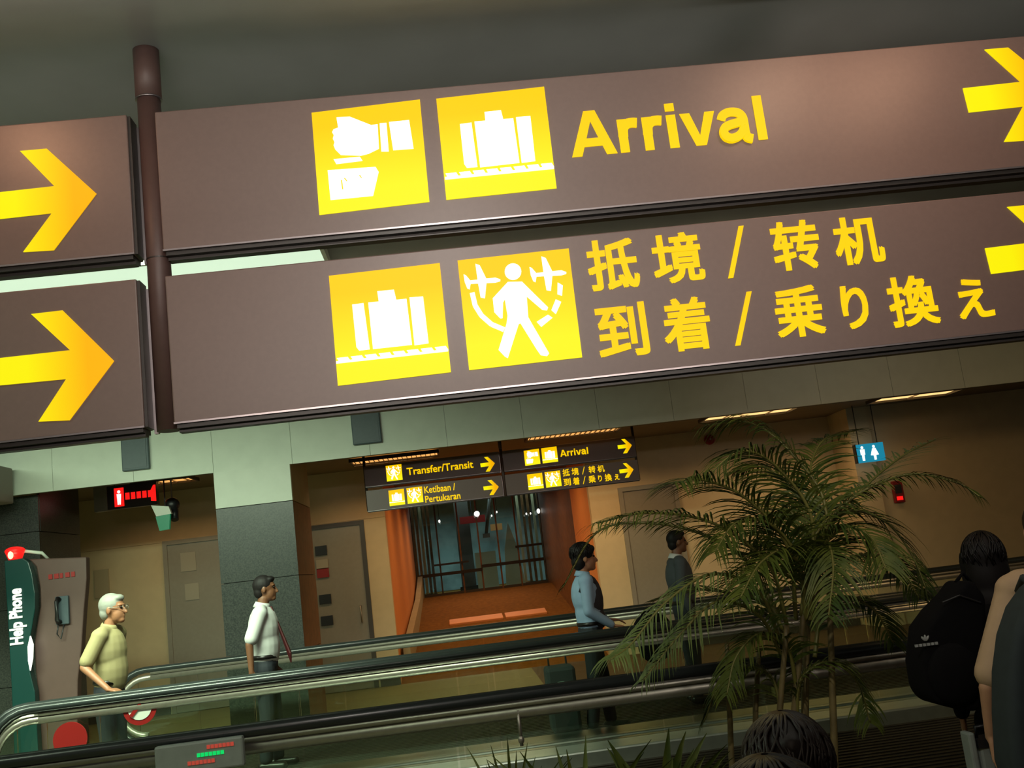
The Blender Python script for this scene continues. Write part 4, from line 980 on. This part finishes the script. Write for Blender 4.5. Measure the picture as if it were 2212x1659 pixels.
FR = [
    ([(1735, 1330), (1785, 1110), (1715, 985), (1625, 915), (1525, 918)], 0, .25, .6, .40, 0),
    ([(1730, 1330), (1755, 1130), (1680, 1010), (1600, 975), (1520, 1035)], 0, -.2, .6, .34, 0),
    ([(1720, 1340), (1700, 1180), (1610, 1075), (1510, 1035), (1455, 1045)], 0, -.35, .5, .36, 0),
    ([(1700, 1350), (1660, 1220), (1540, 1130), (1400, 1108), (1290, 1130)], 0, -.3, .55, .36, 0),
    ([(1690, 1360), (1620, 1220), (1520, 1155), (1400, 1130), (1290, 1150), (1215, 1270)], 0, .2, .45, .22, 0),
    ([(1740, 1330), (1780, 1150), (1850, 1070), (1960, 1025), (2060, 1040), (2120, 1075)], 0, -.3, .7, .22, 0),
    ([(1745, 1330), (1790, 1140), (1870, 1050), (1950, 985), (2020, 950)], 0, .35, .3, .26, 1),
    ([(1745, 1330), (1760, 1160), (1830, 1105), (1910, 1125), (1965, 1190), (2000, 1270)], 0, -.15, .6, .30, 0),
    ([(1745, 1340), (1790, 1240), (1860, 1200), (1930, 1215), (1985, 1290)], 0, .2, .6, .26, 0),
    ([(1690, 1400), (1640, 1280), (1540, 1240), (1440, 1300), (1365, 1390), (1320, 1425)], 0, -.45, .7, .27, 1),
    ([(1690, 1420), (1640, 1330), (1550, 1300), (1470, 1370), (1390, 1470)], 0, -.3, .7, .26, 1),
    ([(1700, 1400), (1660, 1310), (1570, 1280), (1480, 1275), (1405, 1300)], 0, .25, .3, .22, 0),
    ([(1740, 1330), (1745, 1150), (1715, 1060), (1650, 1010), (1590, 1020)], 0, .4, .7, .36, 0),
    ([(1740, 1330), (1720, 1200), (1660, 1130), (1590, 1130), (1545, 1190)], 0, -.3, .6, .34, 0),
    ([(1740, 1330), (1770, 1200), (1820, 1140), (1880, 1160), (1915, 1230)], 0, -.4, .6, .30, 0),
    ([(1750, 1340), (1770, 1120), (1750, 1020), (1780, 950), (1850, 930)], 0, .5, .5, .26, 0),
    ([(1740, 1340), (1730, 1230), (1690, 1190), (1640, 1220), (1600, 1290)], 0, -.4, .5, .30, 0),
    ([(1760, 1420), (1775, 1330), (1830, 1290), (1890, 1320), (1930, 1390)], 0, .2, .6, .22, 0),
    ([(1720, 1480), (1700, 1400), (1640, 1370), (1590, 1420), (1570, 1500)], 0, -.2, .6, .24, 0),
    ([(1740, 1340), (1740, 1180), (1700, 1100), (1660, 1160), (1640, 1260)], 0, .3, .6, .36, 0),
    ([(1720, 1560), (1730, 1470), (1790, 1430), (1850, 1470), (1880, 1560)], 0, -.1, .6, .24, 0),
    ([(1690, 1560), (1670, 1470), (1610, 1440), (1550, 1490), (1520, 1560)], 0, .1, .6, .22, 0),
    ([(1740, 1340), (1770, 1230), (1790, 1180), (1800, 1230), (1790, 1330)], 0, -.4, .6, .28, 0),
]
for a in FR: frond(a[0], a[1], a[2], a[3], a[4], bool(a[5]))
for (x0, y0, x1, y1, dy, r) in ((1700, 1720, 1738, 1300, 0, .018), (1800, 1720, 1790, 1250, -.1, .017), (1640, 1700, 1640, 1400, .15, .015), (1590, 1700, 1570, 1390, .1, .014), (1740, 1740, 1745, 1310, .1, .02), (1670, 1740, 1700, 1350, -.1, .016)):
    a = P(x0, y0, 4.8 + dy) - PO; b = P(x1, y1, 4.8 + dy) - PO; foot = Vector((a.x * .45 - .03, dy * .6, .42)); 
    obj('stem', tube(bmesh.new(), bez([foot, a, a.lerp(b, .5) + Vector((rnd.uniform(-.02, .02), 0, 0)), b], 16), [r * (1.3 - .6 * i / 16) for i in range(17)], 10), M['stem'], palm, True)
bm = bmesh.new(); cyl(bm, (0, 0, 0), (0, 0, .46), .22, .30, 32); obj('planter', bm, M['pot'], palm, True)
bm = bmesh.new(); cyl(bm, (0, 0, .44), (0, 0, .475), .315, .315, 32); obj('planter_rim', bm, M['pot'], palm, True)
bm = bmesh.new(); cyl(bm, (0, 0, .47), (0, 0, .48), .27, .27, 24); obj('soil', bm, M['soil'], palm)
# low leafy plants in a trough left of the palm
def bush(px, py, Y, label, n, hgt, wd_, cat='plant'):
    p = P(px, py, Y); t = empty('leafy_plant', (p.x, Y, 0)); tag(t, label, cat); zt_ = p.z
    box('trough', -.14, .14, -.10, .10, 0, .42, M['pot'], t, bevel=.02)
    for i in range(n):
        bm = bmesh.new(); an = rnd.uniform(-1, 1); L_ = (zt_ - .40) * rnd.uniform(.75, 1.08); d = Vector((an * .55, rnd.uniform(-.3, .3), 1)).normalized(); q_ = Vector((an * .10, rnd.uniform(-.07, .07), .40)); pr = None
        for j in range(8):
            u = j / 7; ww = wd_ * math.sin(math.pi * min(1, u * .9 + .08)); a = bm.verts.new(q_ + Vector((ww, ww * .3, 0))); b = bm.verts.new(q_ - Vector((ww, ww * .3, 0))); c_ = bm.verts.new(q_ + Vector((0, .006, -.004)))
            if pr: bm.faces.new((pr[0], pr[2], c_, a)); bm.faces.new((pr[2], pr[1], b, c_))
            pr = (a, b, c_); q_ = q_ + d * L_ / 7; d = (d + Vector((an * .09, 0, -.06))).normalized()
        obj('leaf', bm, M['leaf'] if i % 3 else M['leafy'], t, True)
bush(1090, 1610, 4.9, 'leafy plant whose thin leaf tips show at the bottom centre', 16, .5, .010)
bush(1230, 1585, 4.45, 'middle leafy plant at the bottom, between centre and the palm', 18, .5, .016)
bush(1400, 1585, 4.7, 'broad leaved low plant at the foot of the palm', 20, .5, .026)
